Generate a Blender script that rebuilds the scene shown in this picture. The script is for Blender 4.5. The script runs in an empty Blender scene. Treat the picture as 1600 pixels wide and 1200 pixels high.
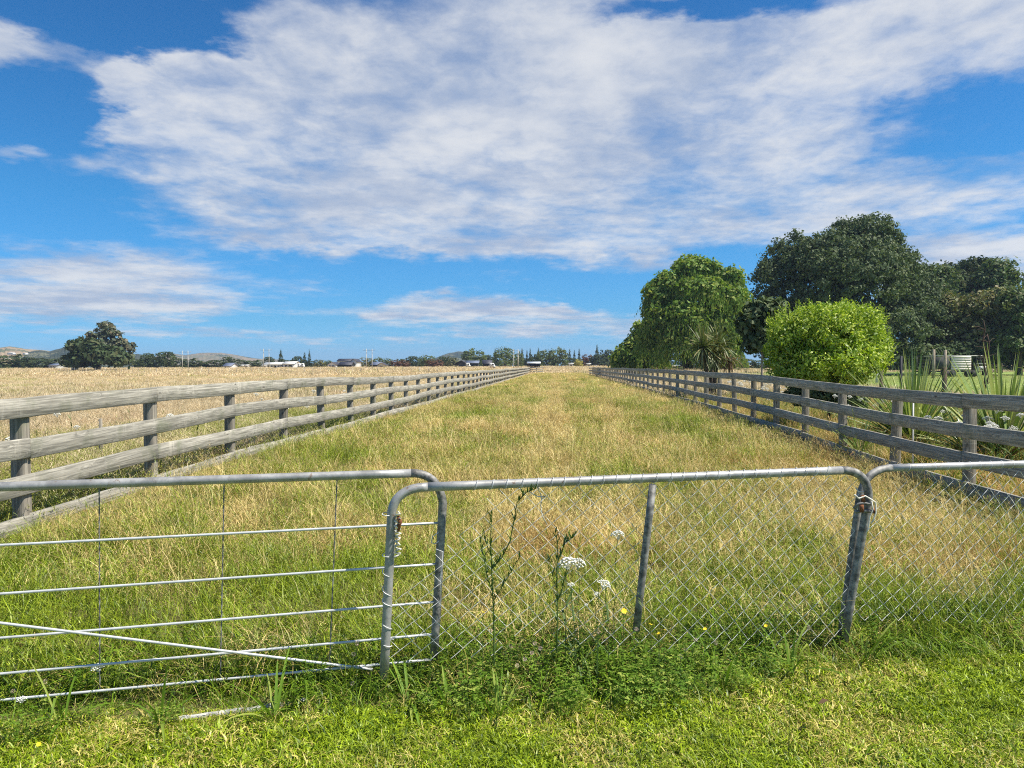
import bpy, math, random
import numpy as np
from mathutils import Vector, Matrix, Euler
random.seed(7); R = np.random.RandomState(11)
rad = math.radians
scene = bpy.context.scene
COL = scene.collection

# ------------------------------------------------------------------ camera
F = 1180.0
HOR, SLOPE = 572.0, -0.0035
cam_d = bpy.data.cameras.new('camera'); cam = bpy.data.objects.new('camera', cam_d); COL.objects.link(cam)
cam_d.sensor_width = 36; cam_d.lens = F / 1600 * 36; cam_d.clip_start = 0.05; cam_d.clip_end = 20000
pitch = math.atan((HOR - 600) / F)
roll = math.atan(SLOPE)
CM = Matrix.Rotation(rad(90) + pitch, 4, 'X') @ Matrix.Rotation(roll, 4, 'Z')
CAMP = Vector((0, 0, 1.6))
cam.matrix_world = Matrix.Translation(CAMP) @ CM
scene.camera = cam
CM3 = CM.to_3x3()
def ray(px, py): return CM3 @ Vector(((px - 800) / F, (600 - py) / F, -1))
def at(px, py, Z):
    d = ray(px, py); return CAMP + d * (Z / d.y)

# ------------------------------------------------------------------ helpers
def tag(o, label=None, cat=None, group=None, kind=None):
    if label: o['label'] = label
    if cat: o['category'] = cat
    if group: o['group'] = group
    if kind: o['kind'] = kind
    return o
def empty(name, loc=(0, 0, 0), rz=0.0, label=None, cat=None, group=None):
    o = bpy.data.objects.new(name, None); COL.objects.link(o); o.location = loc; o.rotation_euler = (0, 0, rz)
    o.empty_display_size = 0.2
    return tag(o, label, cat, group)
def mesh_np(name, V, Fc, mat=None, smooth=False, tone=None):
    """V (n,3), Fc list of (m,k) int arrays (one per polygon size)"""
    me = bpy.data.meshes.new(name)
    if not isinstance(Fc, (list, tuple)): Fc = [Fc]
    Fc = [np.asarray(f, dtype=np.int32) for f in Fc if len(f)]
    me.vertices.add(len(V)); me.vertices.foreach_set('co', np.asarray(V, dtype=np.float32).ravel())
    nl = sum(f.size for f in Fc); npoly = sum(len(f) for f in Fc)
    me.loops.add(nl); me.loops.foreach_set('vertex_index', np.concatenate([f.ravel() for f in Fc]))
    me.polygons.add(npoly)
    sizes = np.concatenate([np.full(len(f), f.shape[1]) for f in Fc]); starts = np.concatenate([[0], np.cumsum(sizes)[:-1]])
    me.polygons.foreach_set('loop_start', starts.astype(np.int32))
    me.polygons.foreach_set('loop_total', sizes.astype(np.int32))
    if smooth: me.polygons.foreach_set('use_smooth', np.ones(npoly, dtype=bool))
    if tone is not None:
        a = me.attributes.new('tone', 'FLOAT_COLOR', 'POINT')
        c = np.ones((len(V), 4), dtype=np.float32); c[:, :tone.shape[1]] = tone
        a.data.foreach_set('color', c.ravel())
    me.update(calc_edges=True); me.validate()
    if mat: me.materials.append(mat)
    return me
def link(name, me, parent=None, loc=None):
    o = bpy.data.objects.new(name, me); COL.objects.link(o)
    if parent: o.parent = parent
    if loc is not None: o.location = loc
    return o
class MB:
    """collects boxes / tubes / quads as one mesh"""
    def __init__(s): s.v = []; s.f = {}; s.n = 0
    def add(s, V, faces):
        V = np.asarray(V, dtype=float); s.v.append(V)
        for f in faces: s.f.setdefault(len(f), []).append([i + s.n for i in f])
        s.n += len(V)
    def box(s, c, d, rz=0, ry=0, taper=1.0):
        x, y, z = d[0] / 2, d[1] / 2, d[2] / 2
        P = [Vector((sx * x * (taper if sz > 0 else 1), sy * y * (taper if sz > 0 else 1), sz * z)) for sz in (-1, 1) for sy in (-1, 1) for sx in (-1, 1)]
        M = Matrix.Rotation(rz, 3, 'Z') @ Matrix.Rotation(ry, 3, 'Y')
        P = [M @ p + Vector(c) for p in P]
        s.add(P, [(0, 2, 3, 1), (4, 5, 7, 6), (0, 1, 5, 4), (2, 6, 7, 3), (0, 4, 6, 2), (1, 3, 7, 5)])
    def tube(s, pts, r, sides=8, caps=True):
        pts = [Vector(p) for p in pts]; n = len(pts); rs = r if hasattr(r, '__len__') else [r] * n
        up = None; rings = []
        for i, p in enumerate(pts):
            t = (pts[min(i + 1, n - 1)] - pts[max(i - 1, 0)])
            if t.length < 1e-9: t = Vector((0, 0, 1))
            t.normalize()
            if up is None: up = Vector((0, 0, 1)) if abs(t.z) < .9 else Vector((1, 0, 0))
            a = (up - t * up.dot(t))
            if a.length < 1e-6: a = t.orthogonal()
            a.normalize(); b = t.cross(a); up = a
            rings.append([p + (a * math.cos(k * 2 * math.pi / sides) + b * math.sin(k * 2 * math.pi / sides)) * rs[i] for k in range(sides)])
        V = [v for ring in rings for v in ring]; Fs = []
        for i in range(n - 1):
            for k in range(sides):
                k2 = (k + 1) % sides; Fs.append((i * sides + k, i * sides + k2, (i + 1) * sides + k2, (i + 1) * sides + k))
        if caps: Fs.append(tuple(range(sides - 1, -1, -1))); Fs.append(tuple((n - 1) * sides + k for k in range(sides)))
        s.add(V, Fs)
    def quad(s, P): s.add(P, [tuple(range(len(P)))])
    def mesh(s, name, mat, smooth=False):
        return mesh_np(name, np.concatenate(s.v), [np.array(f) for f in s.f.values()], mat, smooth)
    def build(s, name, mat, parent=None, smooth=False, loc=None):
        return link(name, s.mesh(name, mat, smooth), parent, loc)
def copy_tree(o, parent=None):
    c = o.copy(); COL.objects.link(c)
    if parent: c.parent = parent
    for ch in [x for x in KIDS.get(o.name, [])]: copy_tree(ch, c)
    return c
KIDS = {}
def reg(root):
    """remember the children of a prototype once"""
    def w(o):
        KIDS[o.name] = list(o.children)
        for c in o.children: w(c)
    w(root)

# ------------------------------------------------------------------ node helpers
class NT:
    def __init__(s, tree): s.t = tree; s.n = tree.nodes; s.l = tree.links
    def node(s, typ, **kw):
        n = s.n.new(typ)
        for k, v in kw.items():
            if k.startswith('i_'): s.put(n.inputs[k[2:].replace('_', ' ')], v)
            else: setattr(n, k, v)
        return n
    def put(s, sock, v):
        if isinstance(v, bpy.types.NodeSocket): s.l.new(v, sock)
        else: sock.default_value = v
    def math(s, op, a, b=None, c=None, clamp=False):
        n = s.n.new('ShaderNodeMath'); n.operation = op; n.use_clamp = clamp; s.put(n.inputs[0], a)
        if b is not None: s.put(n.inputs[1], b)
        if c is not None: s.put(n.inputs[2], c)
        return n.outputs[0]
    def vmath(s, op, a, b=None):
        n = s.n.new('ShaderNodeVectorMath'); n.operation = op; s.put(n.inputs[0], a)
        if b is not None: s.put(n.inputs[1], b)
        return n
    def mix(s, fac, a, b, blend='MIX'):
        n = s.n.new('ShaderNodeMix'); n.data_type = 'RGBA'; n.blend_type = blend
        s.put(n.inputs[0], fac); s.put(n.inputs[6], a if isinstance(a, bpy.types.NodeSocket) else (*a, 1)); s.put(n.inputs[7], b if isinstance(b, bpy.types.NodeSocket) else (*b, 1))
        return n.outputs[2]
    def noise(s, vec, scale, detail=3, rough=.55, dist=0, w=None):
        n = s.n.new('ShaderNodeTexNoise'); s.put(n.inputs['Vector'], vec); n.inputs['Scale'].default_value = scale
        n.inputs['Detail'].default_value = detail; n.inputs['Roughness'].default_value = rough; n.inputs['Distortion'].default_value = dist
        return n.outputs[0]
    def smooth(s, v, lo, hi, a=0., b=1.):
        n = s.n.new('ShaderNodeMapRange'); n.interpolation_type = 'SMOOTHSTEP'
        s.put(n.inputs[0], v); n.inputs[1].default_value = lo; n.inputs[2].default_value = hi; n.inputs[3].default_value = a; n.inputs[4].default_value = b
        return n.outputs[0]
    def ramp(s, v, stops):
        n = s.n.new('ShaderNodeValToRGB'); s.put(n.inputs[0], v); e = n.color_ramp.elements
        while len(e) < len(stops): e.new(.5)
        for k, (p, c) in enumerate(stops): e[k].position = p; e[k].color = (*c, 1)
        return n.outputs[0]
    def mapping(s, vec, scale=(1, 1, 1), loc=(0, 0, 0)):
        n = s.n.new('ShaderNodeMapping'); s.put(n.inputs[0], vec); n.inputs['Scale'].default_value = scale; s.put(n.inputs['Location'], loc)
        return n.outputs[0]
def newmat(name):
    m = bpy.data.materials.new(name); m.use_nodes = True; m.node_tree.nodes.clear()
    t = NT(m.node_tree); out = t.n.new('ShaderNodeOutputMaterial'); return m, t, out
def princ(t, out, color, rough=.7, metallic=0., spec=.5, normal=None):
    b = t.n.new('ShaderNodeBsdfPrincipled'); t.put(b.inputs['Base Color'], color if isinstance(color, bpy.types.NodeSocket) else (*color, 1))
    t.put(b.inputs['Roughness'], rough); t.put(b.inputs['Metallic'], metallic); b.inputs['Specular IOR Level'].default_value = spec
    if normal is not None: t.l.new(normal, b.inputs['Normal'])
    t.l.new(b.outputs[0], out.inputs[0]); return b
def bump(t, h, strength, dist=.01):
    n = t.n.new('ShaderNodeBump'); n.inputs['Strength'].default_value = strength; n.inputs['Distance'].default_value = dist; t.l.new(h, n.inputs['Height']); return n.outputs[0]
def simple(name, c, rough=.7, metallic=0, var=.15, scale=3.0, spec=.4):
    m, t, out = newmat(name); tc = t.n.new('ShaderNodeTexCoord'); n = t.noise(tc.outputs['Object'], scale, 5, .6)
    c2 = t.mix(t.smooth(n, .3, .7), tuple(x * (1 - var) for x in c), tuple(min(1, x * (1 + var)) for x in c))
    princ(t, out, c2, rough, metallic, spec); return m

# wood ----------------------------------------------------------------------
def wood(name, dark, light, along=0):
    m, t, out = newmat(name)
    tc = t.n.new('ShaderNodeTexCoord'); oi = t.n.new('ShaderNodeObjectInfo')
    off = t.math('MULTIPLY', oi.outputs['Random'], 37.0)
    cb = t.n.new('ShaderNodeCombineXYZ'); t.l.new(off, cb.inputs[0]); t.l.new(off, cb.inputs[1]); t.l.new(off, cb.inputs[2])
    v = t.vmath('ADD', tc.outputs['Object'], cb.outputs[0]).outputs[0]
    s = [24, 24, 24]; s[along] = 1.1
    # knots distort the grain
    kn = t.n.new('ShaderNodeTexVoronoi'); ks = [7, 7, 7]; ks[along] = 2.2
    t.l.new(t.mapping(v, tuple(ks)), kn.inputs['Vector']); kn.inputs['Scale'].default_value = 1
    kd = t.smooth(kn.outputs['Distance'], .04, .45, 1, 0)
    v2 = t.vmath('ADD', t.mapping(v, tuple(s)), t.vmath('MULTIPLY', kd, (0, 1.5, 1.5) if along == 0 else (1.2, 1.2, 0)).outputs[0]).outputs[0]
    g = t.noise(v2, 1.6, 6, .65, .4)
    s2 = [60, 60, 60]; s2[along] = 1.6
    fine = t.noise(t.mapping(v, tuple(s2)), 1, 4, .6)
    blot = t.noise(v, 2.3, 4, .6)
    s3 = [.8, .8, .8]; s3[along] = 7
    ver = t.noise(t.mapping(v, tuple(s3)), 1, 4, .7)
    c = t.mix(t.smooth(g, .32, .68), dark, light)
    c = t.mix(t.smooth(fine, .33, .58, .6, 0), c, tuple(x * .42 for x in dark))
    c = t.mix(t.smooth(blot, .5, .72, 0, .55), c, (.15, .17, .10))     # lichen and damp
    c = t.mix(t.smooth(ver, .55, .75, 0, .5), c, (.60, .56, .47))
    c = t.mix(t.smooth(kn.outputs['Distance'], .03, .13, .8, 0), c, (.06, .05, .04))
    vv = t.math('MULTIPLY_ADD', oi.outputs['Random'], .35, .82)
    c = t.mix(1.0, c, t.mix(vv, (0, 0, 0), (1, 1, 1)), 'MULTIPLY')
    princ(t, out, c, .85, 0, .25, bump(t, t.math('ADD', fine, g), .5, .006)); return m
M_WOOD = wood('weathered_wood', (.25, .235, .195), (.52, .49, .41), 0)
M_POST = wood('weathered_post_wood', (.20, .18, .145), (.40, .36, .29), 2)

def galv():
    m, t, out = newmat('galvanised_steel'); tc = t.n.new('ShaderNodeTexCoord')
    n = t.noise(tc.outputs['Object'], 9, 6, .7); n2 = t.noise(tc.outputs['Object'], 60, 3, .6)
    c = t.mix(t.smooth(n, .3, .7), (.28, .275, .26), (.46, .455, .435)); c = t.mix(t.smooth(n2, .55, .75, 0, .5), c, (.22, .22, .21)); n5 = t.noise(tc.outputs['Object'], 22, 5, .75, .5); c = t.mix(t.smooth(n5, .60, .68, 0, .75), c, (.20, .12, .07))
    princ(t, out, c, t.smooth(n, .3, .7,   .40, .58), .35, .5, bump(t, n2, .15, .002)); return m
M_GALV = galv()
M_OLD = simple('dull_galvanised_steel', (.22, .215, .20), .65, .3, .6, 26)
M_WIRE = simple('galvanised_wire', (.72, .72, .69), .5, .1, .25, 14)
M_BAR = simple('bright_galvanised_bar', (.60, .61, .60), .45, .25, .15, 14)
M_RUST = simple('rusty_iron', (.22, .085, .035), .9, .1, .5, 40)
M_TWINE = simple('frayed_twine', (.70, .66, .56), .9, 0, .2, 40)
M_WHITEP = simple('white_painted_boards', (.66, .65, .61), .6, 0, .06, 1)
M_ROOFDK = simple('dark_roofing', (.045, .045, .06), .6, 0, .3, 1)
M_ROOFLT = simple('pale_roofing', (.62, .68, .72), .5, .2, .08, 1)
M_GLASS = simple('dark_window_glass', (.03, .035, .04), .15, 0, .1, 1, .8)
M_BLUEW = simple('blue_grey_cladding', (.13, .155, .22), .6, 0, .1, 1)
M_BLACKW = simple('black_stained_boards', (.025, .028, .035), .7, 0, .3, 1)
M_TAN = simple('tan_concrete_pole', (.62, .55, .42), .8, 0, .1, 1)
M_PALEP = simple('pale_concrete_pole', (.46, .46, .42), .8, 0, .08, 1)
M_TYRE = simple('black_rubber', (.02, .02, .02), .8, 0, .2, 6)
M_BARK = simple('brown_bark', (.10, .075, .05), .95, 0, .4, 3)
M_BARKP = simple('pale_bark', (.32, .26, .20), .95, 0, .3, 3)
M_DEADW = simple('dead_brown_wood', (.075, .045, .035), .95, 0, .35, 3)
M_CORR = simple('weathered_corrugated_iron', (.66, .62, .54), .85, 0, .10, 2)
M_CORRD = simple('dull_grey_iron', (.060, .062, .058), .95, 0, .15, 2)
M_YEL = simple('yellow_petals', (.85, .62, .02), .7, 0, .1, 10)
M_PETAL = simple('white_petals', (.80, .79, .70), .8, 0, .12, 60)
M_CLOVERF = simple('faded_clover_head', (.58, .44, .34), .9, 0, .25, 60)
M_PIPE = simple('whitish_weathered_pole', (.42, .42, .40), .85, 0, .5, 25)
M_BLACK = simple('black_plastic', (.02, .018, .015), .5, 0, .2, 10)

def foliage(name, c1, c2, c3=None, trans=.3, rough=.55, wscale=.35, gloss=.05):
    """c1 dark .. c2 light by tone.r and a broad noise; c3 occasional tint by tone.b"""
    m, t, out = newmat(name); at_ = t.n.new('ShaderNodeAttribute'); at_.attribute_name = 'tone'
    sp = t.n.new('ShaderNodeSeparateColor'); t.l.new(at_.outputs['Color'], sp.inputs[0])
    geo = t.n.new('ShaderNodeNewGeometry'); n = t.noise(geo.outputs['Position'], wscale, 3, .6)
    f = t.math('ADD', t.math('MULTIPLY', sp.outputs[0], .6), t.smooth(n, .3, .7, 0, .4))
    c = t.mix(f, c1, c2)
    if c3: c = t.mix(t.smooth(sp.outputs[2], .55, .95), c, c3)
    d = t.n.new('ShaderNodeBsdfDiffuse'); tr = t.n.new('ShaderNodeBsdfTranslucent'); g = t.n.new('ShaderNodeBsdfGlossy'); g.inputs['Roughness'].default_value = rough
    t.l.new(c, d.inputs[0]); t.l.new(t.mix(1.0, c, (1.25, 1.3, .6), 'MULTIPLY'), tr.inputs[0]); g.inputs[0].default_value = (.8, .8, .8, 1)
    m1 = t.n.new('ShaderNodeMixShader'); m1.inputs[0].default_value = trans; t.l.new(d.outputs[0], m1.inputs[1]); t.l.new(tr.outputs[0], m1.inputs[2])
    m2 = t.n.new('ShaderNodeMixShader'); m2.inputs[0].default_value = gloss; t.l.new(m1.outputs[0], m2.inputs[1]); t.l.new(g.outputs[0], m2.inputs[2])
    t.l.new(m2.outputs[0], out.inputs[0]); return m
M_LDARK = foliage('dark_glossy_leaves', (.020, .042, .018), (.11, .155, .060), (.15, .18, .08), .2, .6, .12, .02)
M_LWIL = foliage('willow_leaves', (.05, .11, .016), (.21, .33, .05), (.30, .34, .08), .34, .6, .12, .02)
M_LBRT = foliage('bright_green_leaves', (.08, .17, .008), (.38, .52, .03), (.64, .70, .14), .35, .5, 2.5, .04)
M_LMID = foliage('mid_green_leaves', (.04, .08, .02), (.16, .22, .065), (.16, .17, .07), .25, .6, .08, .03)
M_LOLIVE = foliage('olive_leaves', (.06, .085, .025), (.25, .265, .09), (.24, .19, .09), .25, .6, .1, .03)
M_LGUM = foliage('gum_leaves', (.055, .075, .04), (.15, .18, .09), (.20, .17, .10), .2, .6, .08, .03)
M_LFAR = foliage('far_dark_leaves', (.022, .045, .018), (.085, .125, .046), (.09, .10, .04), .2, .7, .05, .015)
M_LYEL = foliage('yellow_green_leaves', (.25, .24, .05), (.50, .45, .12), (.6, .55, .2), .3, .6, .3, .03)
M_LRED = foliage('reddish_leaves', (.09, .045, .03), (.18, .09, .05), (.2, .1, .05), .2, .6, .1, .03)
M_FLAX = foliage('flax_leaves', (.07, .13, .025), (.26, .36, .10), (.48, .52, .22), .2, .35, 1.2, .06)
M_CORD = foliage('cabbage_tree_leaves', (.05, .08, .025), (.18, .24, .085), (.30, .26, .12), .15, .5, .6, .04)
M_DEADL = foliage('dead_brown_leaves', (.10, .06, .03), (.24, .16, .09), None, .15, .7, .6, .02)
M_STEM = foliage('weed_stem', (.05, .10, .02), (.17, .25, .06), None, .1, .6, 3, .03)
M_WEEDL = foliage('broad_weed_leaves', (.045, .11, .008), (.20, .33, .028), (.32, .38, .07), .25, .6, 2, .02)

# ------------------------------------------------------------------ ground shape
def XL(y): return -5.39 + .0593 * y
def XR(y): return 5.69 + .0593 * y
def sstep(v, a, b):
    t = np.clip((v - a) / (b - a), 0, 1); return t * t * (3 - 2 * t)
def ground(x, y):
    x = np.asarray(x, float); y = np.asarray(y, float)
    l = np.interp(y, [5, 7, 10, 18, 30, 60, 150], [-.06, -.06, .03, .03, 0, 0, .05])
    r = np.interp(y, [5, 9, 13, 20, 30, 38, 55, 124], [-.12, -.24, -.19, -.08, 0, .05, .07, .05])
    t = np.clip((x - XL(y)) / 11.28, 0, 1); t = t * t * (3 - 2 * t)
    h = l * (1 - t) + r * t
    h = h + 1.12 * sstep(y, 150, 330) * (1 - sstep(y, 900, 1500) * .0)
    bumpx = np.exp(-((x - 24) / 9) ** 2 - ((y - 98) / 26) ** 2) * .75
    h = h + bumpx * sstep(x - XR(y), 2, 8)
    h = h + .03 * np.sin(x * .9 + 1.3 * np.sin(y * .31)) * np.sin(y * .53 + .7) * sstep(y, 6, 12)
    return h
def gh(x, y): return float(ground(x, y))

def gate_line(x): return 3.98 + .165 * x
def verge_front(x): return np.interp(x, [-4, -2.2, -.8, .5, 1.0, 1.6, 3, 5], [3.15, 3.32, 3.55, 3.62, 3.80, 4.12, 4.35, 4.6])

# zone masks as node functions of world position for the ground sheet
def ground_mat():
    m, t, out = newmat('soil_and_dry_grass'); geo = t.n.new('ShaderNodeNewGeometry'); P = geo.outputs['Position']
    sx = t.n.new('ShaderNodeSeparateXYZ'); t.l.new(P, sx.inputs[0])
    n1 = t.noise(P, .25, 5, .6); n2 = t.noise(P, 6, 5, .65); n3 = t.noise(P, .03, 4, .6)
    n4 = t.noise(t.mapping(P, (.012, .10, 1)), 1, 4, .6)
    tan = t.mix(t.smooth(n2, .3, .7), (.40, .29, .13), (.62, .49, .26))
    tan = t.mix(t.smooth(n4, .42, .62, 0, .5), tan, (.36, .33, .13))
    tan = t.mix(t.smooth(n3, .50, .68, 0, .6), tan, (.50, .34, .20))
    near = t.mix(t.smooth(n2, .3, .7), (.09, .085, .03), (.20, .17, .07))
    lawn = t.mix(t.smooth(n2, .3, .7), (.075, .10, .022), (.15, .17, .05))
    c = t.mix(t.smooth(sx.outputs[1], 30, 110), near, tan)
    xr = t.math('SUBTRACT', sx.outputs[0], t.math('MULTIPLY_ADD', sx.outputs[1], .0593, 5.79))
    gl = t.math('SUBTRACT', sx.outputs[1], t.math('MULTIPLY_ADD', sx.outputs[0], .165, 3.98))
    c = t.mix(t.smooth(gl, -.5, .1, 1, 0), c, lawn)
    mown = t.math('MULTIPLY', t.smooth(sx.outputs[0], 14, 22), t.smooth(t.math('MULTIPLY_ADD', sx.outputs[0], -3.2, sx.outputs[1]), -20, 20, 1, 0))
    c = t.mix(mown, c, t.mix(t.smooth(n1, .3, .7), (.16, .24, .05), (.30, .36, .10)))
    princ(t, out, c, .95, 0, .1, bump(t, n2, .5, .03)); return m
def build_ground():
    ys = np.concatenate([np.linspace(-30, 0, 8), np.linspace(.5, 12, 40), np.linspace(12.5, 60, 70), np.linspace(62, 160, 40), np.linspace(170, 600, 44), np.geomspace(650, 9000, 14)])
    us = np.linspace(-1, 1, 121); us = np.sign(us) * (abs(us) ** 1.6)
    V = []
    for y in ys:
        w = 60 + max(y, 0) * 1.6
        xs = us * w; V.append(np.stack([xs, np.full_like(xs, y), ground(xs, y)], 1))
    V = np.concatenate(V); nx = len(us); ny = len(ys)
    i, j = np.meshgrid(np.arange(ny - 1), np.arange(nx - 1), indexing='ij'); a = (i * nx + j).ravel()
    Fq = np.stack([a, a + 1, a + nx + 1, a + nx], 1)
    o = link('ground', mesh_np('ground', V, Fq, ground_mat(), True)); tag(o, kind='structure')
build_ground()

# ------------------------------------------------------------------ grass
GRASS_HID = bpy.data.collections.new('grass_tufts')      # tuft sources, never linked to the scene
def blades(n, rad_, h0, h1, w0, w1, lean, curve, segs=3, dry=(0, 1), heads=0., flat=0., rs=R, droop=0.):
    V = []; Fq = []; T = []; k = 0
    ang = rs.rand(n) * 2 * np.pi; rr = np.sqrt(rs.rand(n)) * rad_
    for i in range(n):
        bx, by = rr[i] * math.cos(ang[i]), rr[i] * math.sin(ang[i])
        h = h0 + (h1 - h0) * rs.rand() ** 1.3; w = w0 + (w1 - w0) * rs.rand()
        la = rs.rand() * 2 * math.pi; lx, ly = math.cos(la), math.sin(la); ln = lean * rs.rand() ** .7 + (flat if rs.rand() < .2 else 0)
        cv = curve * (.3 + rs.rand()); sa = la + math.pi / 2 + rs.randn() * .5; sx, sy = math.cos(sa), math.sin(sa)
        d = dry[0] + (dry[1] - dry[0]) * rs.rand(); br = rs.rand()
        for s in range(segs + 1):
            f = s / segs; th = ln + cv * f * f
            px = bx + lx * math.sin(th) * h * f; py = by + ly * math.sin(th) * h * f; pz = math.cos(th) * h * f * (1 - droop * f * f)
            ww = w * (1 - f ** 1.8) * .5 + w * .04
            V.append((px - sx * ww, py - sy * ww, pz)); V.append((px + sx * ww, py + sy * ww, pz))
            T.append((d, f, br)); T.append((d, f, br))
            if s: Fq.append((k + 2 * s - 2, k + 2 * s - 1, k + 2 * s + 1, k + 2 * s))
        k += 2 * (segs + 1)
        if rs.rand() < heads:                                   # feathery seed head
            tipz = pz; hl = h * .22; m_ = 7
            for q in range(m_):
                f = q / m_; a2 = rs.rand() * 6.28; l2 = (.010 + .022 * (1 - f)) * (h / .5)
                cx, cy, cz = px - lx * math.sin(th) * hl * (1 - f), py - ly * math.sin(th) * hl * (1 - f), tipz - hl * (1 - f) * math.cos(th) * .9
                ex, ey, ez = cx + math.cos(a2) * l2, cy + math.sin(a2) * l2, cz + l2 * 1.1
                wx, wy = -math.sin(a2) * w * .55, math.cos(a2) * w * .55
                V += [(cx, cy, cz), (cx + (ex - cx) * .5 + wx, cy + (ey - cy) * .5 + wy, (cz + ez) / 2), (ex, ey, ez), (cx + (ex - cx) * .5 - wx, cy + (ey - cy) * .5 - wy, (cz + ez) / 2 + .004)]
                T += [(max(.85, d), 1, br)] * 4; Fq.append((k, k + 1, k + 2, k + 3)); k += 4
    return np.array(V), np.array(Fq), np.array(T)

def grass_mat(name, greens, tans, bias, noise_amp=1.0, nscale=.35, red=None, trans=.35, tipdry=.25, strips=False):
    m, t, out = newmat(name); at_ = t.n.new('ShaderNodeAttribute'); at_.attribute_name = 'tone'
    sp = t.n.new('ShaderNodeSeparateColor'); t.l.new(at_.outputs['Color'], sp.inputs[0])
    geo = t.n.new('ShaderNodeNewGeometry'); P = geo.outputs['Position']; oi = t.n.new('ShaderNodeObjectInfo')
    n = t.noise(P, nscale, 3, .6); n2 = t.noise(t.mapping(P, (1, .6, 0), (31, 7, 0)), nscale * 3.1, 2, .5)
    sx = t.n.new('ShaderNodeSeparateXYZ'); t.l.new(P, sx.inputs[0])
    d = t.math('ADD', t.math('MULTIPLY', t.math('SUBTRACT', n, .5), 1.9 * noise_amp), bias)
    d = t.math('ADD', d, t.math('MULTIPLY', t.math('SUBTRACT', n2, .5), 1.1 * noise_amp))
    if strips == 'left':    # greener weeds close behind the fence
        xl = t.math('SUBTRACT', t.math('MULTIPLY_ADD', sx.outputs[1], .0593, -5.39), sx.outputs[0])
        d = t.math('ADD', d, t.math('MULTIPLY', t.smooth(xl, 2.5, 7, -.34, 0), t.smooth(sx.outputs[1], 22, 45, 1, 0)))
    elif strips:      # the near lane: green by the gates and down the left side, dry along the middle
        d = t.math('ADD', d, t.smooth(sx.outputs[1], 4.3, 8.5, -.36, .04))
        tr1 = t.math('ABSOLUTE', t.math('SUBTRACT', sx.outputs[0], t.math('MULTIPLY_ADD', sx.outputs[1], .0593, -.15))); trk = t.math('MULTIPLY', t.smooth(tr1, .15, .75, .26, 0), t.smooth(sx.outputs[1], 9, 16))
        tr2 = t.math('ABSOLUTE', t.math('SUBTRACT', sx.outputs[0], t.math('MULTIPLY_ADD', sx.outputs[1], .0593, 1.6))); trk = t.math('ADD', trk, t.math('MULTIPLY', t.smooth(tr2, .15, .75, .16, 0), t.smooth(sx.outputs[1], 9, 16))); d = t.math('ADD', d, trk)
        pk = t.vmath('LENGTH', t.vmath('MULTIPLY', t.vmath('SUBTRACT', P, (.75, 6.6, 0)).outputs[0], (1, .7, 0)).outputs[0]).outputs['Value']; d = t.math('ADD', d, t.smooth(pk, .3, 1.6, .30, 0))
        d = t.math('ADD', d, t.math('MULTIPLY', t.smooth(sx.outputs[0], -3.6, -.8, -.16, .04), t.smooth(sx.outputs[1], 9, 14, 1, .3)))
    d = t.math('ADD', d, t.math('MULTIPLY', sp.outputs[1], tipdry))
    thr = t.math('SUBTRACT', d, sp.outputs[0])
    f = t.smooth(thr, -.12, .12)
    g = t.mix(sp.outputs[2], greens[0], greens[1]); tn = t.mix(sp.outputs[2], tans[0], tans[1])
    if red:
        n3 = t.noise(t.mapping(P, (1, 1, 0), (5, 90, 3)), .42, 3, .6)
        tn = t.mix(t.smooth(n3, .53, .68, 0, .6), tn, red)
    c = t.mix(f, g, tn)
    v = t.math('MULTIPLY_ADD', oi.outputs['Random'], .5, .75); vv = t.n.new('ShaderNodeCombineXYZ')
    for k in range(3): t.l.new(v, vv.inputs[k])
    c = t.mix(1.0, c, vv.outputs[0], 'MULTIPLY')
    df = t.n.new('ShaderNodeBsdfDiffuse'); tr = t.n.new('ShaderNodeBsdfTranslucent'); t.l.new(c, df.inputs[0]); t.l.new(c, tr.inputs[0])
    m1 = t.n.new('ShaderNodeMixShader'); m1.inputs[0].default_value = trans; t.l.new(df.outputs[0], m1.inputs[1]); t.l.new(tr.outputs[0], m1.inputs[2])
    gl = t.n.new('ShaderNodeBsdfGlossy'); gl.inputs['Roughness'].default_value = .45; gl.inputs[0].default_value = (.9, .9, .85, 1)
    m2 = t.n.new('ShaderNodeMixShader'); m2.inputs[0].default_value = .03; t.l.new(m1.outputs[0], m2.inputs[1]); t.l.new(gl.outputs[0], m2.inputs[2])
    t.l.new(m2.outputs[0], out.inputs[0]); return m
G_LANE = grass_mat('lane_grass', ((.055, .115, .006), (.37, .45, .028)), ((.38, .27, .07), (.92, .75, .33)), .40, 1.6, .36, (.46, .27, .08), .2, .28, True)
G_PADD = grass_mat('paddock_grass', ((.17, .22, .02), (.40, .42, .07)), ((.46, .35, .175), (.84, .70, .46)), .82, 1.3, .09, (.55, .38, .22), .22, .25, 'left')
G_LAWN = grass_mat('lawn_grass', ((.055, .115, .004), (.38, .49, .018)), ((.42, .35, .07), (.76, .64, .22)), .13, .85, .9, None, .2, .10)
G_VERGE = grass_mat('verge_grass', ((.025, .07, .004), (.24, .37, .018)), ((.36, .28, .07), (.70, .57, .22)), .15, .7, 1.2, None, .2, .10)
G_WEED = grass_mat('weedy_strip_grass', ((.07, .13, .008), (.32, .41, .035)), ((.40, .26, .07), (.80, .61, .25)), .50, 1.2, .5, (.56, .27, .09), .4)
G_MOWN = grass_mat('mown_grass', ((.16, .26, .05), (.34, .42, .10)), ((.46, .42, .16), (.58, .52, .24)), .30, 1., .15, None, .35)

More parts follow.
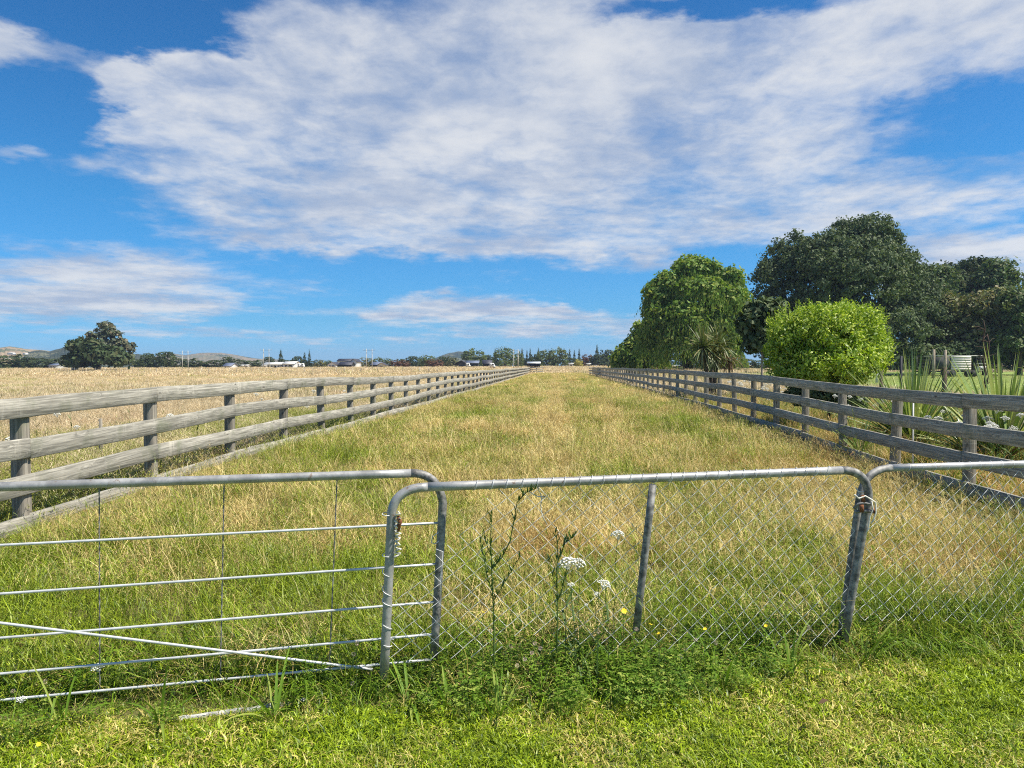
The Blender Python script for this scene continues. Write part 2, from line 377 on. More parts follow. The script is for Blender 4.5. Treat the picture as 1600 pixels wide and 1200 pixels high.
def tuft_set(name, mat, specs):
    col = bpy.data.collections.new(name)
    for i, sp in enumerate(specs):
        V, Fq, T = blades(**sp); me = mesh_np('%s_%d' % (name, i), V, Fq, mat, False, T)
        o = bpy.data.objects.new('%s_tuft_%02d' % (name, i), me); col.objects.link(o)
    return col, len(specs)
def scatter(name, P, colset, scale, label, idx=None, tilt=.12):
    """one stuff object: points carrying tufts"""
    col, nvar = colset; n = len(P)
    me = bpy.data.meshes.new(name); me.vertices.add(n); me.vertices.foreach_set('co', np.asarray(P, np.float32).ravel())
    a = me.attributes.new('rot', 'FLOAT_VECTOR', 'POINT'); rot = np.stack([R.randn(n) * tilt, R.randn(n) * tilt, R.rand(n) * 6.283], 1); a.data.foreach_set('vector', rot.astype(np.float32).ravel())
    a = me.attributes.new('scl', 'FLOAT', 'POINT'); a.data.foreach_set('value', np.asarray(scale, np.float32))
    a = me.attributes.new('idx', 'INT', 'POINT'); a.data.foreach_set('value', (R.randint(0, nvar, n) if idx is None else idx).astype(np.int32))
    o = link(name, me); tag(o, label, 'grass', kind='stuff')
    ng = bpy.data.node_groups.new(name, 'GeometryNodeTree'); ng.interface.new_socket('Geometry', in_out='INPUT', socket_type='NodeSocketGeometry'); ng.interface.new_socket('Geometry', in_out='OUTPUT', socket_type='NodeSocketGeometry')
    gi = ng.nodes.new('NodeGroupInput'); go = ng.nodes.new('NodeGroupOutput'); iop = ng.nodes.new('GeometryNodeInstanceOnPoints'); ci = ng.nodes.new('GeometryNodeCollectionInfo')
    ci.inputs['Collection'].default_value = col; ci.inputs['Separate Children'].default_value = True; ci.inputs['Reset Children'].default_value = True
    def attr(nm, typ):
        q = ng.nodes.new('GeometryNodeInputNamedAttribute'); q.data_type = typ; q.inputs['Name'].default_value = nm; return q.outputs['Attribute']
    e2r = ng.nodes.new('FunctionNodeEulerToRotation'); ng.links.new(attr('rot', 'FLOAT_VECTOR'), e2r.inputs[0])
    ng.links.new(gi.outputs[0], iop.inputs['Points']); ng.links.new(ci.outputs[0], iop.inputs['Instance']); iop.inputs['Pick Instance'].default_value = True
    ng.links.new(attr('idx', 'INT'), iop.inputs['Instance Index']); ng.links.new(e2r.outputs[0], iop.inputs['Rotation']); ng.links.new(attr('scl', 'FLOAT'), iop.inputs['Scale'])
    ng.links.new(iop.outputs[0], go.inputs[0])
    md = o.modifiers.new('tufts', 'NODES'); md.node_group = ng
    return o

def pts_in(y0, y1, dens, cond, wide=.70, extra=.6):
    """uniform random points in the view wedge between two depths"""
    area = wide * (y1 * y1 - y0 * y0) + 2 * extra * (y1 - y0); n = int(area * dens)
    y = np.sqrt(y0 * y0 + R.rand(n) * (y1 * y1 - y0 * y0)); x = (R.rand(n) * 2 - 1) * (wide * y + extra)
    k = cond(x, y); x, y = x[k], y[k]
    return np.stack([x, y, ground(x, y) - .01], 1)
behind = lambda x, y: y > gate_line(x) + .08
inlane = lambda x, y: (x > XL(y) - .02) & (x < XR(y) + .02)
def sc(P, lo, hi): return lo + (hi - lo) * R.rand(len(P))
def fd(P):      # trodden short along the two fences
    d = np.minimum(np.abs(P[:, 0] - XL(P[:, 1])), np.abs(P[:, 0] - XR(P[:, 1]))); return .45 + .55 * sstep(d, .05, 1.1)

lane_near = tuft_set('lane_near', G_LANE, [
    dict(n=52, rad_=.17, h0=.10, h1=.30, w0=.004, w1=.010, lean=.6, curve=1.1, dry=(0, 1), heads=0),
    dict(n=46, rad_=.18, h0=.14, h1=.38, w0=.004, w1=.009, lean=.5, curve=1.0, dry=(0, 1), heads=.1),
    dict(n=36, rad_=.18, h0=.25, h1=.52, w0=.003, w1=.006, lean=.35, curve=.6, dry=(.2, .9), heads=.5),
    dict(n=30, rad_=.16, h0=.28, h1=.56, w0=.003, w1=.006, lean=.4, curve=.8, dry=(.1, .6), heads=.6),
    dict(n=34, rad_=.20, h0=.25, h1=.50, w0=.003, w1=.007, lean=1.0, curve=1.1, segs=4, dry=(.0, .6), heads=.2, flat=.5),
    dict(n=46, rad_=.14, h0=.10, h1=.30, w0=.005, w1=.012, lean=.7, curve=1.3, dry=(.3, 1), heads=0),
    dict(n=20, rad_=.14, h0=.35, h1=.62, w0=.004, w1=.007, lean=.7, curve=1.3, segs=5, dry=(.0, .4), heads=.0),
    dict(n=20, rad_=.16, h0=.42, h1=.75, w0=.0025, w1=.0045, lean=.30, curve=.5, segs=3, dry=(0, .6), heads=.75),
    dict(n=26, rad_=.16, h0=.30, h1=.62, w0=.003, w1=.007, lean=.45, curve=.9, segs=4, dry=(.3, 1), heads=.3)])
lane_mid = tuft_set('lane_mid', G_LANE, [
    dict(n=80, rad_=.28, h0=.14, h1=.34, w0=.006, w1=.012, lean=.5, curve=.9, segs=2, dry=(0, 1), heads=.15),
    dict(n=70, rad_=.28, h0=.20, h1=.42, w0=.005, w1=.010, lean=.35, curve=.7, segs=2, dry=(.1, .9), heads=.4),
    dict(n=70, rad_=.26, h0=.15, h1=.38, w0=.006, w1=.012, lean=.6, curve=.9, segs=2, dry=(.2, 1), heads=.2),
    dict(n=40, rad_=.26, h0=.32, h1=.56, w0=.005, w1=.008, lean=.3, curve=.5, segs=2, dry=(0, .5), heads=.7)])
lane_far = tuft_set('lane_far', G_LANE, [
    dict(n=110, rad_=.6, h0=.16, h1=.36, w0=.014, w1=.030, lean=.4, curve=.7, segs=1, dry=(0, 1)),
    dict(n=110, rad_=.6, h0=.18, h1=.42, w0=.012, w1=.028, lean=.5, curve=.7, segs=1, dry=(.1, .9))])
LANE_L = 'dry and green knee-high grass filling the fenced lane'
P = np.concatenate([pts_in(3.4, 8, 56, lambda x, y: behind(x, y) & inlane(x, y)), pts_in(8, 14, 26, inlane)]); scatter('lane_grass', P, lane_near, sc(P, .6, 1.15) * (.84 + .12 * sstep(P[:, 1], 4, 8)) * fd(P), LANE_L)
P = pts_in(13, 42, 11, inlane); scatter('lane_grass', P, lane_mid, sc(P, .65, 1.05) * fd(P), LANE_L)
P = pts_in(40, 152, 3.2, inlane); scatter('lane_grass', P, lane_far, sc(P, .6, 1.0) * fd(P), LANE_L)

padd_mid = tuft_set('padd_mid', G_PADD, [
    dict(n=80, rad_=.28, h0=.16, h1=.40, w0=.005, w1=.011, lean=.5, curve=.9, segs=2, dry=(0, 1), heads=.25),
    dict(n=80, rad_=.28, h0=.22, h1=.50, w0=.005, w1=.010, lean=.35, curve=.7, segs=2, dry=(.0, .9), heads=.5)])
padd_far = tuft_set('padd_far', G_PADD, [
    dict(n=120, rad_=.7, h0=.20, h1=.46, w0=.016, w1=.034, lean=.4, curve=.7, segs=1, dry=(0, .9)),
    dict(n=120, rad_=.7, h0=.24, h1=.50, w0=.014, w1=.030, lean=.5, curve=.7, segs=1, dry=(.1, 1))])
padd_vfar = tuft_set('padd_vfar', G_PADD, [
    dict(n=200, rad_=2.2, h0=.20, h1=.46, w0=.06, w1=.12, lean=.4, curve=.7, segs=1, dry=(0, .8)),
    dict(n=200, rad_=2.2, h0=.24, h1=.50, w0=.05, w1=.11, lean=.5, curve=.7, segs=1, dry=(.1, .9))])
leftp = lambda x, y: x < XL(y) - .12
PL = 'sun-bleached tan grass of the open paddock'
P = pts_in(5, 36, 9, leftp); scatter('paddock_grass', P, padd_mid, sc(P, .55, 1.0), PL)
P = pts_in(34, 120, 1.7, leftp); scatter('paddock_grass', P, padd_far, sc(P, .5, .9), PL)
ridge = lambda x, y: leftp(x, y) | (y > 153) | ((x > XR(y) + 3) & (x < 34 + .05 * y))
P = pts_in(118, 300, .22, ridge); scatter('paddock_grass', P, padd_vfar, sc(P, .7, 1.1), PL)

P = pts_in(5, 22, 26, lambda x, y: (x < XL(y) - .14) & (x > XL(y) - 2.6)); scatter('paddock_grass', P, padd_mid, sc(P, .6, 1.0), PL)
weed_near = tuft_set('weed_near', G_WEED, [
    dict(n=70, rad_=.22, h0=.14, h1=.40, w0=.004, w1=.012, lean=.6, curve=1.0, dry=(0, 1), heads=.1),
    dict(n=56, rad_=.22, h0=.25, h1=.62, w0=.003, w1=.008, lean=.4, curve=.6, dry=(.1, .9), heads=.4),
    dict(n=50, rad_=.22, h0=.12, h1=.35, w0=.008, w1=.018, lean=.8, curve=1.2, dry=(.3, 1), heads=0)])
rights = lambda x, y: (x > XR(y) + .12) & (x < XR(y) + 7.5 + 2 * np.sin(y * .4))
WL = 'weedy green and rusty grass outside the right-hand fence'
P = pts_in(5, 34, 13, rights); scatter('weedy_grass', P, weed_near, sc(P, .7, 1.3), WL)
P = pts_in(32, 120, 2.0, lambda x, y: (x > XR(y) + .2) & (x < XR(y) + 14)); scatter('weedy_grass', P, padd_far, sc(P, .8, 1.3), WL)
mown = tuft_set('mown', G_MOWN, [dict(n=90, rad_=.6, h0=.05, h1=.12, w0=.010, w1=.022, lean=.6, curve=.7, segs=1, dry=(0, 1))])
P = pts_in(14, 110, 1.5, lambda x, y: (x > XR(y) + 7) & (x > y * .27)); scatter('mown_grass', P, mown, sc(P, .8, 1.3), 'mown green grass around the parked stock trailer')

lawn = tuft_set('lawn', G_LAWN, [
    dict(n=150, rad_=.12, h0=.018, h1=.065, w0=.003, w1=.006, lean=.9, curve=1.1, segs=2, dry=(0, 1)),
    dict(n=150, rad_=.12, h0=.015, h1=.05, w0=.003, w1=.006, lean=1.1, curve=1.0, segs=2, dry=(0, 1)),
    dict(n=170, rad_=.12, h0=.02, h1=.075, w0=.004, w1=.009, lean=.8, curve=1.2, segs=2, dry=(.1, 1)),
    dict(n=150, rad_=.12, h0=.012, h1=.05, w0=.0018, w1=.004, lean=1.35, curve=.6, segs=2, dry=(0, .7))])
P = pts_in(2.2, 5.0, 330, lambda x, y: y < verge_front(x) + .12, .72, .3); P[:, 2] += .008
scatter('lawn', P, lawn, sc(P, .7, 1.2), 'short bright green lawn in the foreground')
verge = tuft_set('verge', G_VERGE, [
    dict(n=90, rad_=.11, h0=.06, h1=.19, w0=.003, w1=.008, lean=.8, curve=1.3, dry=(0, 1)),
    dict(n=80, rad_=.12, h0=.05, h1=.15, w0=.004, w1=.010, lean=1.0, curve=1.2, dry=(.1, 1)),
    dict(n=40, rad_=.12, h0=.12, h1=.30, w0=.003, w1=.009, lean=.7, curve=1.5, dry=(.0, 1), droop=.3),
    dict(n=50, rad_=.14, h0=.05, h1=.18, w0=.002, w1=.004, lean=1.2, curve=.5, dry=(0, .5)),
    dict(n=16, rad_=.12, h0=.20, h1=.42, w0=.005, w1=.012, lean=.8, curve=1.6, segs=5, dry=(.2, 1), droop=.2)])
P = pts_in(2.9, 6.0, 210, lambda x, y: (y > verge_front(x) - .04 + .10 * np.sin(x * 5) * np.sin(x * 2.1)) & (y < gate_line(x) + .75), .75, .4)
dv = P[:, 1] - verge_front(P[:, 0])
scatter('verge_grass', P, verge, sc(P, .55, 1.15) * (.45 + .6 * sstep(dv, -.05, .25)) * (1 - .5 * sstep(-P[:, 0], .9, 1.5) * (P[:, 1] < 3.98 + .1 * P[:, 0])), 'lush green grass along the foot of the gates')

# clover and broad leaves at the gates
def leaflets(n, rad_, h0, h1, s0, s1):
    V = []; Fq = []; T = []; k = 0
    for i in range(n):
        a = R.rand() * 6.28; r = math.sqrt(R.rand()) * rad_; x, y = r * math.cos(a), r * math.sin(a); z = h0 + (h1 - h0) * R.rand() ** .7; s = s0 + (s1 - s0) * R.rand(); d = R.rand(); b = R.rand()
        a0 = R.rand() * 6.28; tl = R.rand() * .7
        for q in range(3):
            aa = a0 + q * 2.094; cx, cy = math.cos(aa), math.sin(aa)
            V += [(x, y, z), (x + (cx * .5 - cy * .38) * s, y + (cy * .5 + cx * .38) * s, z + s * .22 * tl), (x + cx * s, y + cy * s, z + s * .35 * (tl - .4)), (x + (cx * .5 + cy * .38) * s, y + (cy * .5 - cx * .38) * s, z + s * .22 * tl)]
            T += [(d, .5, b)] * 4; Fq.append((k, k + 1, k + 2, k + 3)); k += 4
        V += [(x - .0008, y, z), (x + .0008, y, z), (x + .0008 - .01, y, 0), (x - .0008 - .01, y, 0)]; T += [(d, .5, b)] * 4; Fq.append((k, k + 1, k + 2, k + 3)); k += 4
    return np.array(V), np.array(Fq), np.array(T)
def weedtuft(n, h0, h1, lf0, lf1, rs):
    V = []; Fq = []; T = []; k = 0
    for i in range(n):
        a = rs.rand() * 6.28; r_ = .07 * rs.rand(); x, y = r_ * math.cos(a), r_ * math.sin(a); h = h0 + (h1 - h0) * rs.rand(); lx, ly = rs.randn(2) * .16 * h; d = rs.rand(); m = int(h / .018)
        V += [(x - .0012, y, 0), (x + .0012, y, 0), (x + lx + .0007, y + ly, h), (x + lx - .0007, y + ly, h)]; T += [(d, .5, .2)] * 4; Fq.append((k, k + 1, k + 2, k + 3)); k += 4
        for q in range(m):
            f = (q + rs.rand()) / m; px_, py_, pz = x + lx * f, y + ly * f, h * f; aa = rs.rand() * 6.28; L = (lf0 + (lf1 - lf0) * rs.rand()) * (1.15 - .7 * f); cx, cy = math.cos(aa), math.sin(aa); w_ = L * (.16 + .16 * rs.rand()); up = .5 - .5 * rs.rand()
            V += [(px_, py_, pz), (px_ + cx * L * .5 - cy * w_, py_ + cy * L * .5 + cx * w_, pz + L * up * .7), (px_ + cx * L, py_ + cy * L, pz + L * (up - .25)), (px_ + cx * L * .5 + cy * w_, py_ + cy * L * .5 - cx * w_, pz + L * up * .7)]
            T += [(np.clip(d * .4 + .6 * rs.rand(), 0, 1), .5, rs.rand() * (.75 if d < .8 else 1.))] * 4; Fq.append((k, k + 1, k + 2, k + 3)); k += 4
    return np.array(V), np.array(Fq), np.array(T)
colw = bpy.data.collections.new('leafy_weeds')
for i, a_ in enumerate(((6, .10, .26, .03, .055), (4, .16, .38, .03, .06), (9, .06, .16, .03, .05), (5, .20, .46, .018, .035))):
    V, Fq, T = weedtuft(*a_, R); colw.objects.link(bpy.data.objects.new('weed_tuft_%02d' % i, mesh_np('weeds', V, Fq, M_WEEDL, False, T)))
def wcond(x, y):
    k = .95 * np.exp(-((x - .62) / .55) ** 2) + .55 * np.exp(-((x + .05) / .4) ** 2) + .35 * np.exp(-((x - 1.7) / .4) ** 2) + .25 * np.exp(-((x + .6) / .3) ** 2) + .05
    return (y > verge_front(x) + .10) & (y < gate_line(x) + .30) & (R.rand(len(x)) < k)
P = pts_in(3.0, 5.0, 95, wcond, .75, .4)
o = scatter('leafy_weeds', P, (colw, 4), sc(P, .6, 1.15), 'tangle of leafy green weeds growing through the foot of the middle gate'); o['category'] = 'weeds'
colc = bpy.data.collections.new('clover')
for i in range(3):
    V, Fq, T = leaflets(70, .12, .02, .13 + .03 * i, .010, .020); colc.objects.link(bpy.data.objects.new('clover_tuft_%02d' % i, mesh_np('clover', V, Fq, M_WEEDL, False, T)))
def clov(x, y):
    d = y - verge_front(x); k = .85 * np.exp(-((x - .75) / .65) ** 2) + .30 * np.exp(-((x + .4) / .45) ** 2) + .15 * np.exp(-((x + 2.0) / .4) ** 2) + .04
    return (d > -.05) & (y < gate_line(x) + .25) & (R.rand(len(x)) < k)
P = pts_in(2.9, 5.2, 85, clov, .75, .4); P[:, 2] += .02
o = scatter('clover', P, (colc, 3), sc(P, .5, 1.05), 'low dark green clover at the foot of the middle gate')
o['category'] = 'clover'

# ------------------------------------------------------------------ post and rail fences
def board_mesh(L, seed):
    rs = np.random.RandomState(seed); n = 13; xs = np.linspace(-L / 2, L / 2, n); V = []; Fq = []
    bow = rs.randn(3) * .006; w = rs.randn(n) * .0015
    for i, x in enumerate(xs):
        f = x / L * 2; dz = bow[0] * (1 - f * f) * 1.4; dy = bow[1] * (1 - f * f) * 1.5 + w[i]; b = .006
        for (yy, zz) in ((-.022, -.1 + b), (-.022 + b, -.1), (.022 - b, -.1), (.022, -.1 + b), (.022, .1 - b), (.022 - b, .1), (-.022 + b, .1), (-.022, .1 - b)):
            V.append((x, yy + dy, zz + dz + w[i] * 1.5))
    for i in range(n - 1):
        for k in range(8): k2 = (k + 1) % 8; Fq.append((i * 8 + k, (i + 1) * 8 + k, (i + 1) * 8 + k2, i * 8 + k2))
    return mesh_np('rail', np.array(V), [np.array(Fq), np.array([list(range(8)), list(range((n - 1) * 8 + 7, (n - 1) * 8 - 1, -1))])], M_WOOD)
def post_mesh(h, seed):
    rs = np.random.RandomState(seed); V = []; Fq = []; b = .010; hw, hd = .070, .058
    zs = [-.3, 0, .4, .8, h - .02, h]
    lean = rs.randn(2) * .008
    for z in zs:
        s = .93 if z == h else 1 + rs.randn() * .015
        for (x, y) in ((-hw + b, -hd), (hw - b, -hd), (hw, -hd + b), (hw, hd - b), (hw - b, hd), (-hw + b, hd), (-hw, hd - b), (-hw, -hd + b)):
            V.append((x * s + lean[0] * z, y * s + lean[1] * z, z))
    for i in range(len(zs) - 1):
        for k in range(8): k2 = (k + 1) % 8; Fq.append((i * 8 + k, i * 8 + k2, (i + 1) * 8 + k2, (i + 1) * 8 + k))
    return mesh_np('post', np.array(V), [np.array(Fq), np.array([list(range((len(zs) - 1) * 8, len(zs) * 8))])], M_POST)
def rail_fence(name, label, X, y0, y1, pitch_, side, tops, rtop, seedb):
    """X(y) line, side=+1: boards on the +x face of the posts, tops: board top heights above ground"""
    n = int((y1 - y0) / pitch_); root = empty(name, (X(y0), y0, gh(X(y0), y0)), 0, label, 'fence')
    ox, oy, oz = root.location
    dirv = Vector((X(y0 + 1) - X(y0), 1, 0)); rz = math.atan2(dirv.y, dirv.x); nrm = Vector((dirv.y, -dirv.x, 0)).normalized()
    dl = dirv.length
    pm = [post_mesh(tops[0] - .06, seedb + 50 + k) for k in range(4)]
    bm = [board_mesh(pitch_ * dl * 2 - .006, seedb + k) for k in range(6)]
    bm1 = [board_mesh(pitch_ * dl - .006, seedb + 20 + k) for k in range(2)]
    g = []
    for i in range(n + 1):
        y = y0 + i * pitch_; x = X(y); zz = gh(x, y); g.append((x, y, zz + rtop(y)))
        o = link('post', pm[i % 4], root, (x - nrm.x * side * .082 - ox, y - nrm.y * side * .082 - oy, g[-1][2] - oz)); o.rotation_euler = (random.gauss(0, .012), random.gauss(0, .012), rz - rad(90) + random.gauss(0, .03))
    nb = 0; rest = MB()
    for r_, tp in enumerate(tops):
        i = 0
        first = 1 if r_ in (1,) else 2
        if r_ == 3: first = 1
        while i < n:
            k = first if i == 0 else 2
            k = min(k, n - i); a = g[i]; b = g[i + k]; j1 = random.gauss(0, .006)
            p = Vector(((a[0] + b[0]) / 2, (a[1] + b[1]) / 2, (a[2] + b[2]) / 2 + tp - .1 + j1)); 
            d = Vector((b[0] - a[0], b[1] - a[1], b[2] - a[2] + random.gauss(0, .008)))
            if nb < 96 or True:
                me = (bm if k == 2 else bm1)[random.randrange(6 if k == 2 else 2)]
                o = link('rail', me, root, (p.x - ox, p.y - oy, p.z - oz))
                o.rotation_euler = (random.gauss(0, .01), -math.atan2(d.z, math.hypot(d.x, d.y)), rz)
                nb += 1
            i += k
    return root, g
# nearest part gets single boards, the far part reads as part of the same fence
LT = (1.30, .92, .535, .15); RT = (1.30, .895, .485, .085)
yl0 = 10.1 - 2.46 * 3 + .0; yl0 = 10.1 - 2.46 * 1.0
fl, gl_ = rail_fence('rail_fence', 'weathered grey post-and-rail fence with sunlit boards along the left side of the lane', XL, 10.15 - 2.46 * 2, 10.15 + 2.46 * 57, 2.46, 1, LT, lambda y: 0.0, 100)
fr, gr_ = rail_fence('rail_fence', 'weathered post-and-rail fence with shaded dark boards along the right side of the lane', XR, 10.55 - 2.32 * 2, 10.55 + 2.32 * 48, 2.32, -1, RT, lambda y: float(np.interp(y, [5, 9, 13, 20, 30, 38, 55, 124], [.10, .12, .10, .08, .06, .05, .03, 0])), 200)
# short return at the far end of the lane
xe, ye = gl_[-1][0], gl_[-1][1]
root = empty('rail_fence', (xe, ye, gh(xe, ye)), 0, 'short far stretch of rail fence turning across the end of the lane', 'fence')
for k in range(2):
    mb = MB(); mb.box((k * 1.25 + .1, .08, .6), (.16, .15, 1.2)); mb.build('post', M_POST, root)
for tp in LT:
    mb = MB(); mb.box((1.4, 0, tp - .1), (2.7, .045, .2)); mb.build('rail', M_WOOD, root)
xe, ye = gr_[-1][0], gr_[-1][1]
root = empty('rail_fence', (xe, ye, gh(xe, ye)), 0, 'far corner of the right fence curving away behind the lane', 'fence')
for k in range(3):
    mb = MB(); mb.box((-.15 + k * .9, 1.4 + k * 1.6, .6), (.16, .15, 1.2)); mb.build('post', M_POST, root)
for tp in RT:
    mb = MB(); mb.tube([(0, 0, tp - .1), (-.35, 1.0, tp - .1), (.1, 2.4, tp - .1), (1.2, 4.2, tp - .1)], .09, 6); mb.build('rail', M_WOOD, root)

# ------------------------------------------------------------------ gates
def arc(p0, pc, p1, n=8):
    """quadratic bend p0 -> p1 through corner pc"""
    return [(p0 * (1 - t) ** 2 + pc * 2 * t * (1 - t) + p1 * t * t) for t in [k / n for k in range(n + 1)]]
def subdiv(a, b, n): return [a.lerp(b, k / n) for k in range(n + 1)]
def chain(root, TL, TR, BL, BR, w=.052, rows=18, cut=None, seed=1, end_row=None):
    """chain link: interlocked zigzag wires on the quad TL,TR,BL,BR"""
    rs = np.random.RandomState(seed); width = (TR - TL).length; n = int(width / w); mb = MB(); nrm = (TR - TL).cross(BL - TL).normalized()
    ph = rs.rand(4) * 6
    def P(u, v):
        a = TL.lerp(TR, u); b = BL.lerp(BR, u); p = a.lerp(b, v)
        X = u * width
        wv = math.sin(X * 5 + ph[0] + v * 2.2) * .010 + math.sin(X * 11 + ph[1] + v * 5) * .006
        return p + nrm * (wv + math.sin(v * 3.1) * .018) + (TR - TL).normalized() * (math.sin(v * 6 + X * 4 + ph[2]) * .007 * v) + Vector((0, 0, 1)) * (math.sin(X * 7 + v * 4 + ph[3]) * .006 * v)
    for i in range(n):
        r0 = cut(i, n) if cut else 0; r1 = rows if end_row is None else end_row(i, n)
        if r0 >= r1 - 1: continue
        pts = []
        for j in range(r0, r1 + 1):
            od = (i + j) % 2; u = (i + od * 1.0 + (-.02 if od == 0 else .02)) / n; u = min(max(u, 0), 1)
            p = P(u, j / rows) + nrm * (.003 if od else -.003)
            if pts:
                q = pts[-1]; pts.append(q.lerp(p, .5) + Vector((0, 0, rs.randn() * .0015)))
            pts.append(p)
        mb.tube(pts, .0016, 4, False)
    return mb.build('chain_link_mesh', M_WIRE, root)
def lacing(root, A, B, r, step, n_skip=.0, seed=2):
    rs = np.random.RandomState(seed); mb = MB(); L = (B - A).length; t = (B - A).normalized(); up = Vector((0, 0, 1)); s = t.cross(up).normalized(); x = .05
    while x < L - .1:
        a0 = 0; pts = []
        for k in range(15):
            a = k / 12 * 6.283 + 2.2; pts.append(A + t * (x + k / 12 * .045) + (up * math.sin(a) + s * math.cos(a)) * (r + .0025))
        mb.tube(pts, .0016, 4, False); x += step * (.85 + .3 * rs.rand())
    return mb.build('lacing_wire', M_WIRE, root)

def local(root): return lambda p: p - root.location
# middle gate ---------------------------------------------------------------
Zl, Zr = 3.85, 4.40
o0 = at(603, 1063, Zl); gm = empty('farm_gate', (o0.x, o0.y, 0), 0, 'middle galvanised tube gate with chain-link mesh, overlapping the barred left gate', 'gate')
L_ = local(gm)
tl = at(612, 800, Zl); bl = at(600, 1060, Zl); c1 = at(618, 762, Zl); s1 = at(668, 761, Zl + .045)
e1 = at(1315, 735, Zr - .02); c2 = at(1357, 734, Zr); tr = at(1357, 778, Zr); br = at(1319, 1000, Zr)
Rt = .024
mb = MB(); mb.tube([L_(p) for p in (arc(s1, c1, tl, 10)[0:1] + subdiv(s1, e1, 12)[1:])], Rt, 14); top = mb.build('top_rail', M_GALV, gm, True)
mb = MB(); mb.tube([L_(p) for p in arc(s1, c1, tl, 10) + subdiv(tl, bl, 5)[1:]], Rt * .99, 14); mb.build('end_upright', M_GALV, gm, True)
mb = MB(); mb.tube([L_(p) for p in arc(e1, c2, tr, 10) + subdiv(tr, br, 5)[1:]], Rt * .99, 14); mb.build('end_upright', M_OLD, gm, True)
mt, mbm = at(1020, 757, 4.13), at(994, 985, 4.13)
mb = MB(); mb.tube([L_(p) for p in subdiv(mt, mbm, 4)], .021, 12); mb.build('middle_upright', M_OLD, gm, True)
chain(gm, L_(at(650, 768, 3.88)), L_(at(1350, 742, 4.385)), L_(at(604, 1030, 3.86)), L_(at(1316, 1010, 4.37)), .0535, 18,
      cut=lambda i, n: max(0, 11 - int(i * 1.45)) if i < 8 else 0, seed=5, end_row=lambda i, n: 18 - (i % 2) - (2 if 10 < i < 16 else 0))
lacing(gm, L_(at(720, 759, 3.92)), L_(at(1310, 735, 4.36)), Rt, .075, seed=4)
mb = MB()   # loose bits wound around the left upright
for (y0_, y1_) in ((880, 905), (925, 950), (960, 985), (905, 935), (800, 806), (864, 870), (1000, 1010)):
    a = L_(at(607, y0_, Zl)); b = L_(at(604, y1_, Zl)); pts = []
    for k in range(13):
        an = k / 12 * 6.8; p = a.lerp(b, k / 12); pts.append(p + Vector((math.cos(an) * .027, math.sin(an) * .027, 0)))
    mb.tube(pts, .0022, 5, False)
mb.build('binding_wire', M_WIRE, gm, True)
mb = MB(); pts = []
for k in range(30):
    f = k / 29; p = L_(at(621 + 5 * math.sin(k * 1.9), 800 + 70 * f, Zl - .02)); pts.append(p + Vector((0, .012 * math.cos(k * 2.3), 0)))
mb.tube(pts, .005, 6); mb.build('twine', M_TWINE, gm, True)
mb = MB(); mb.tube([L_(at(622, 806, Zl - .02)), L_(at(625, 815, Zl - .025)), L_(at(622, 830, Zl - .02))], [.008, .012, .007], 6); mb.build('rusty_clip', M_RUST, gm, True)
mb = MB(); mb.tube([L_(at(x, y, 4.03)) for x, y in ((832, 748), (838, 758), (846, 775), (845, 790), (847, 805), (855, 820))], .0028, 5)
mb.tube([L_(at(x, y, 4.03)) for x, y in ((826, 768), (840, 776), (852, 776), (846, 780))], .0028, 5); mb.build('twine', M_TWINE, gm, True)

# left gate -----------------------------------------------------------------
def zL(px): return 3.60 + (4.0 - 3.60) * (px / 690)
gL = empty('farm_gate', (at(682, 1040, 4.0).x, 4.0, 0), 0, 'left galvanised tube gate with five thin horizontal bars and a diagonal brace', 'gate')
L_ = local(gL); Z0 = -420
pA = at(Z0, 757 + (757 - 739) / 650 * 420 + 6, zL(Z0)); pS = at(642, 739.5, zL(642)); pc = at(684, 738, zL(690)); pt = at(692, 785, zL(690)); pb = at(678, 1030, zL(690))
mb = MB(); mb.tube([L_(p) for p in subdiv(pA, pS, 16)], .0225, 14); mb.build('top_rail', M_GALV, gL, True)
mb = MB(); mb.tube([L_(p) for p in arc(pS, pc, pt, 10) + subdiv(pt, pb, 5)[1:]], .0222, 14); mb.build('end_upright', M_OLD, gL, True)
pA2 = pA + Vector((-.03, 0, .0)); mb = MB(); mb.tube([L_(pA), L_(Vector((pA.x, pA.y, .02)))], .0225, 12); mb.build('end_upright', M_GALV, gL, True)
def bar(y0_, y1_, r=.0068, x1=686):
    a = at(Z0, y0_ + (y0_ - y1_) / 686 * 420 + 4, zL(Z0)); b = at(x1, y1_, zL(x1)); m = at(0, y0_, zL(0))
    mb = MB(); mb.tube([L_(p) for p in subdiv(a, m, 4) + subdiv(m, b, 8)[1:]], r, 8); mb.build('bar', M_BAR, gL, True)
bar(852, 817); bar(928, 881); bar(997, 940); bar(1053, 990); bar(1094, 1030, x1=680)
mb = MB(); mb.tube([L_(p) for p in subdiv(at(Z0, 921, zL(Z0) - .02), at(582, 1046, zL(582) - .02), 10)], .0072, 8); mb.build('brace', M_BAR, gL, True)
for (xa, xb) in ((156, 157), (351, 345), (527, 515), (-60, -62)):
    mb = MB(); a = at(xa, 748, zL(xa)); b = at(xb, 1086 - xb * .07, zL(xb)); n = 44
    for q in range(2):
        pts = [L_(a.lerp(b, k / n)) + Vector((math.cos(k * 1.5 + q * 3.14) * .0022, -.006 + math.sin(k * 1.5 + q * 3.14) * .0022, 0)) for k in range(n + 1)]
        mb.tube(pts, .0019, 4, False)
    mb.build('stay_wire', M_OLD, gL, True)
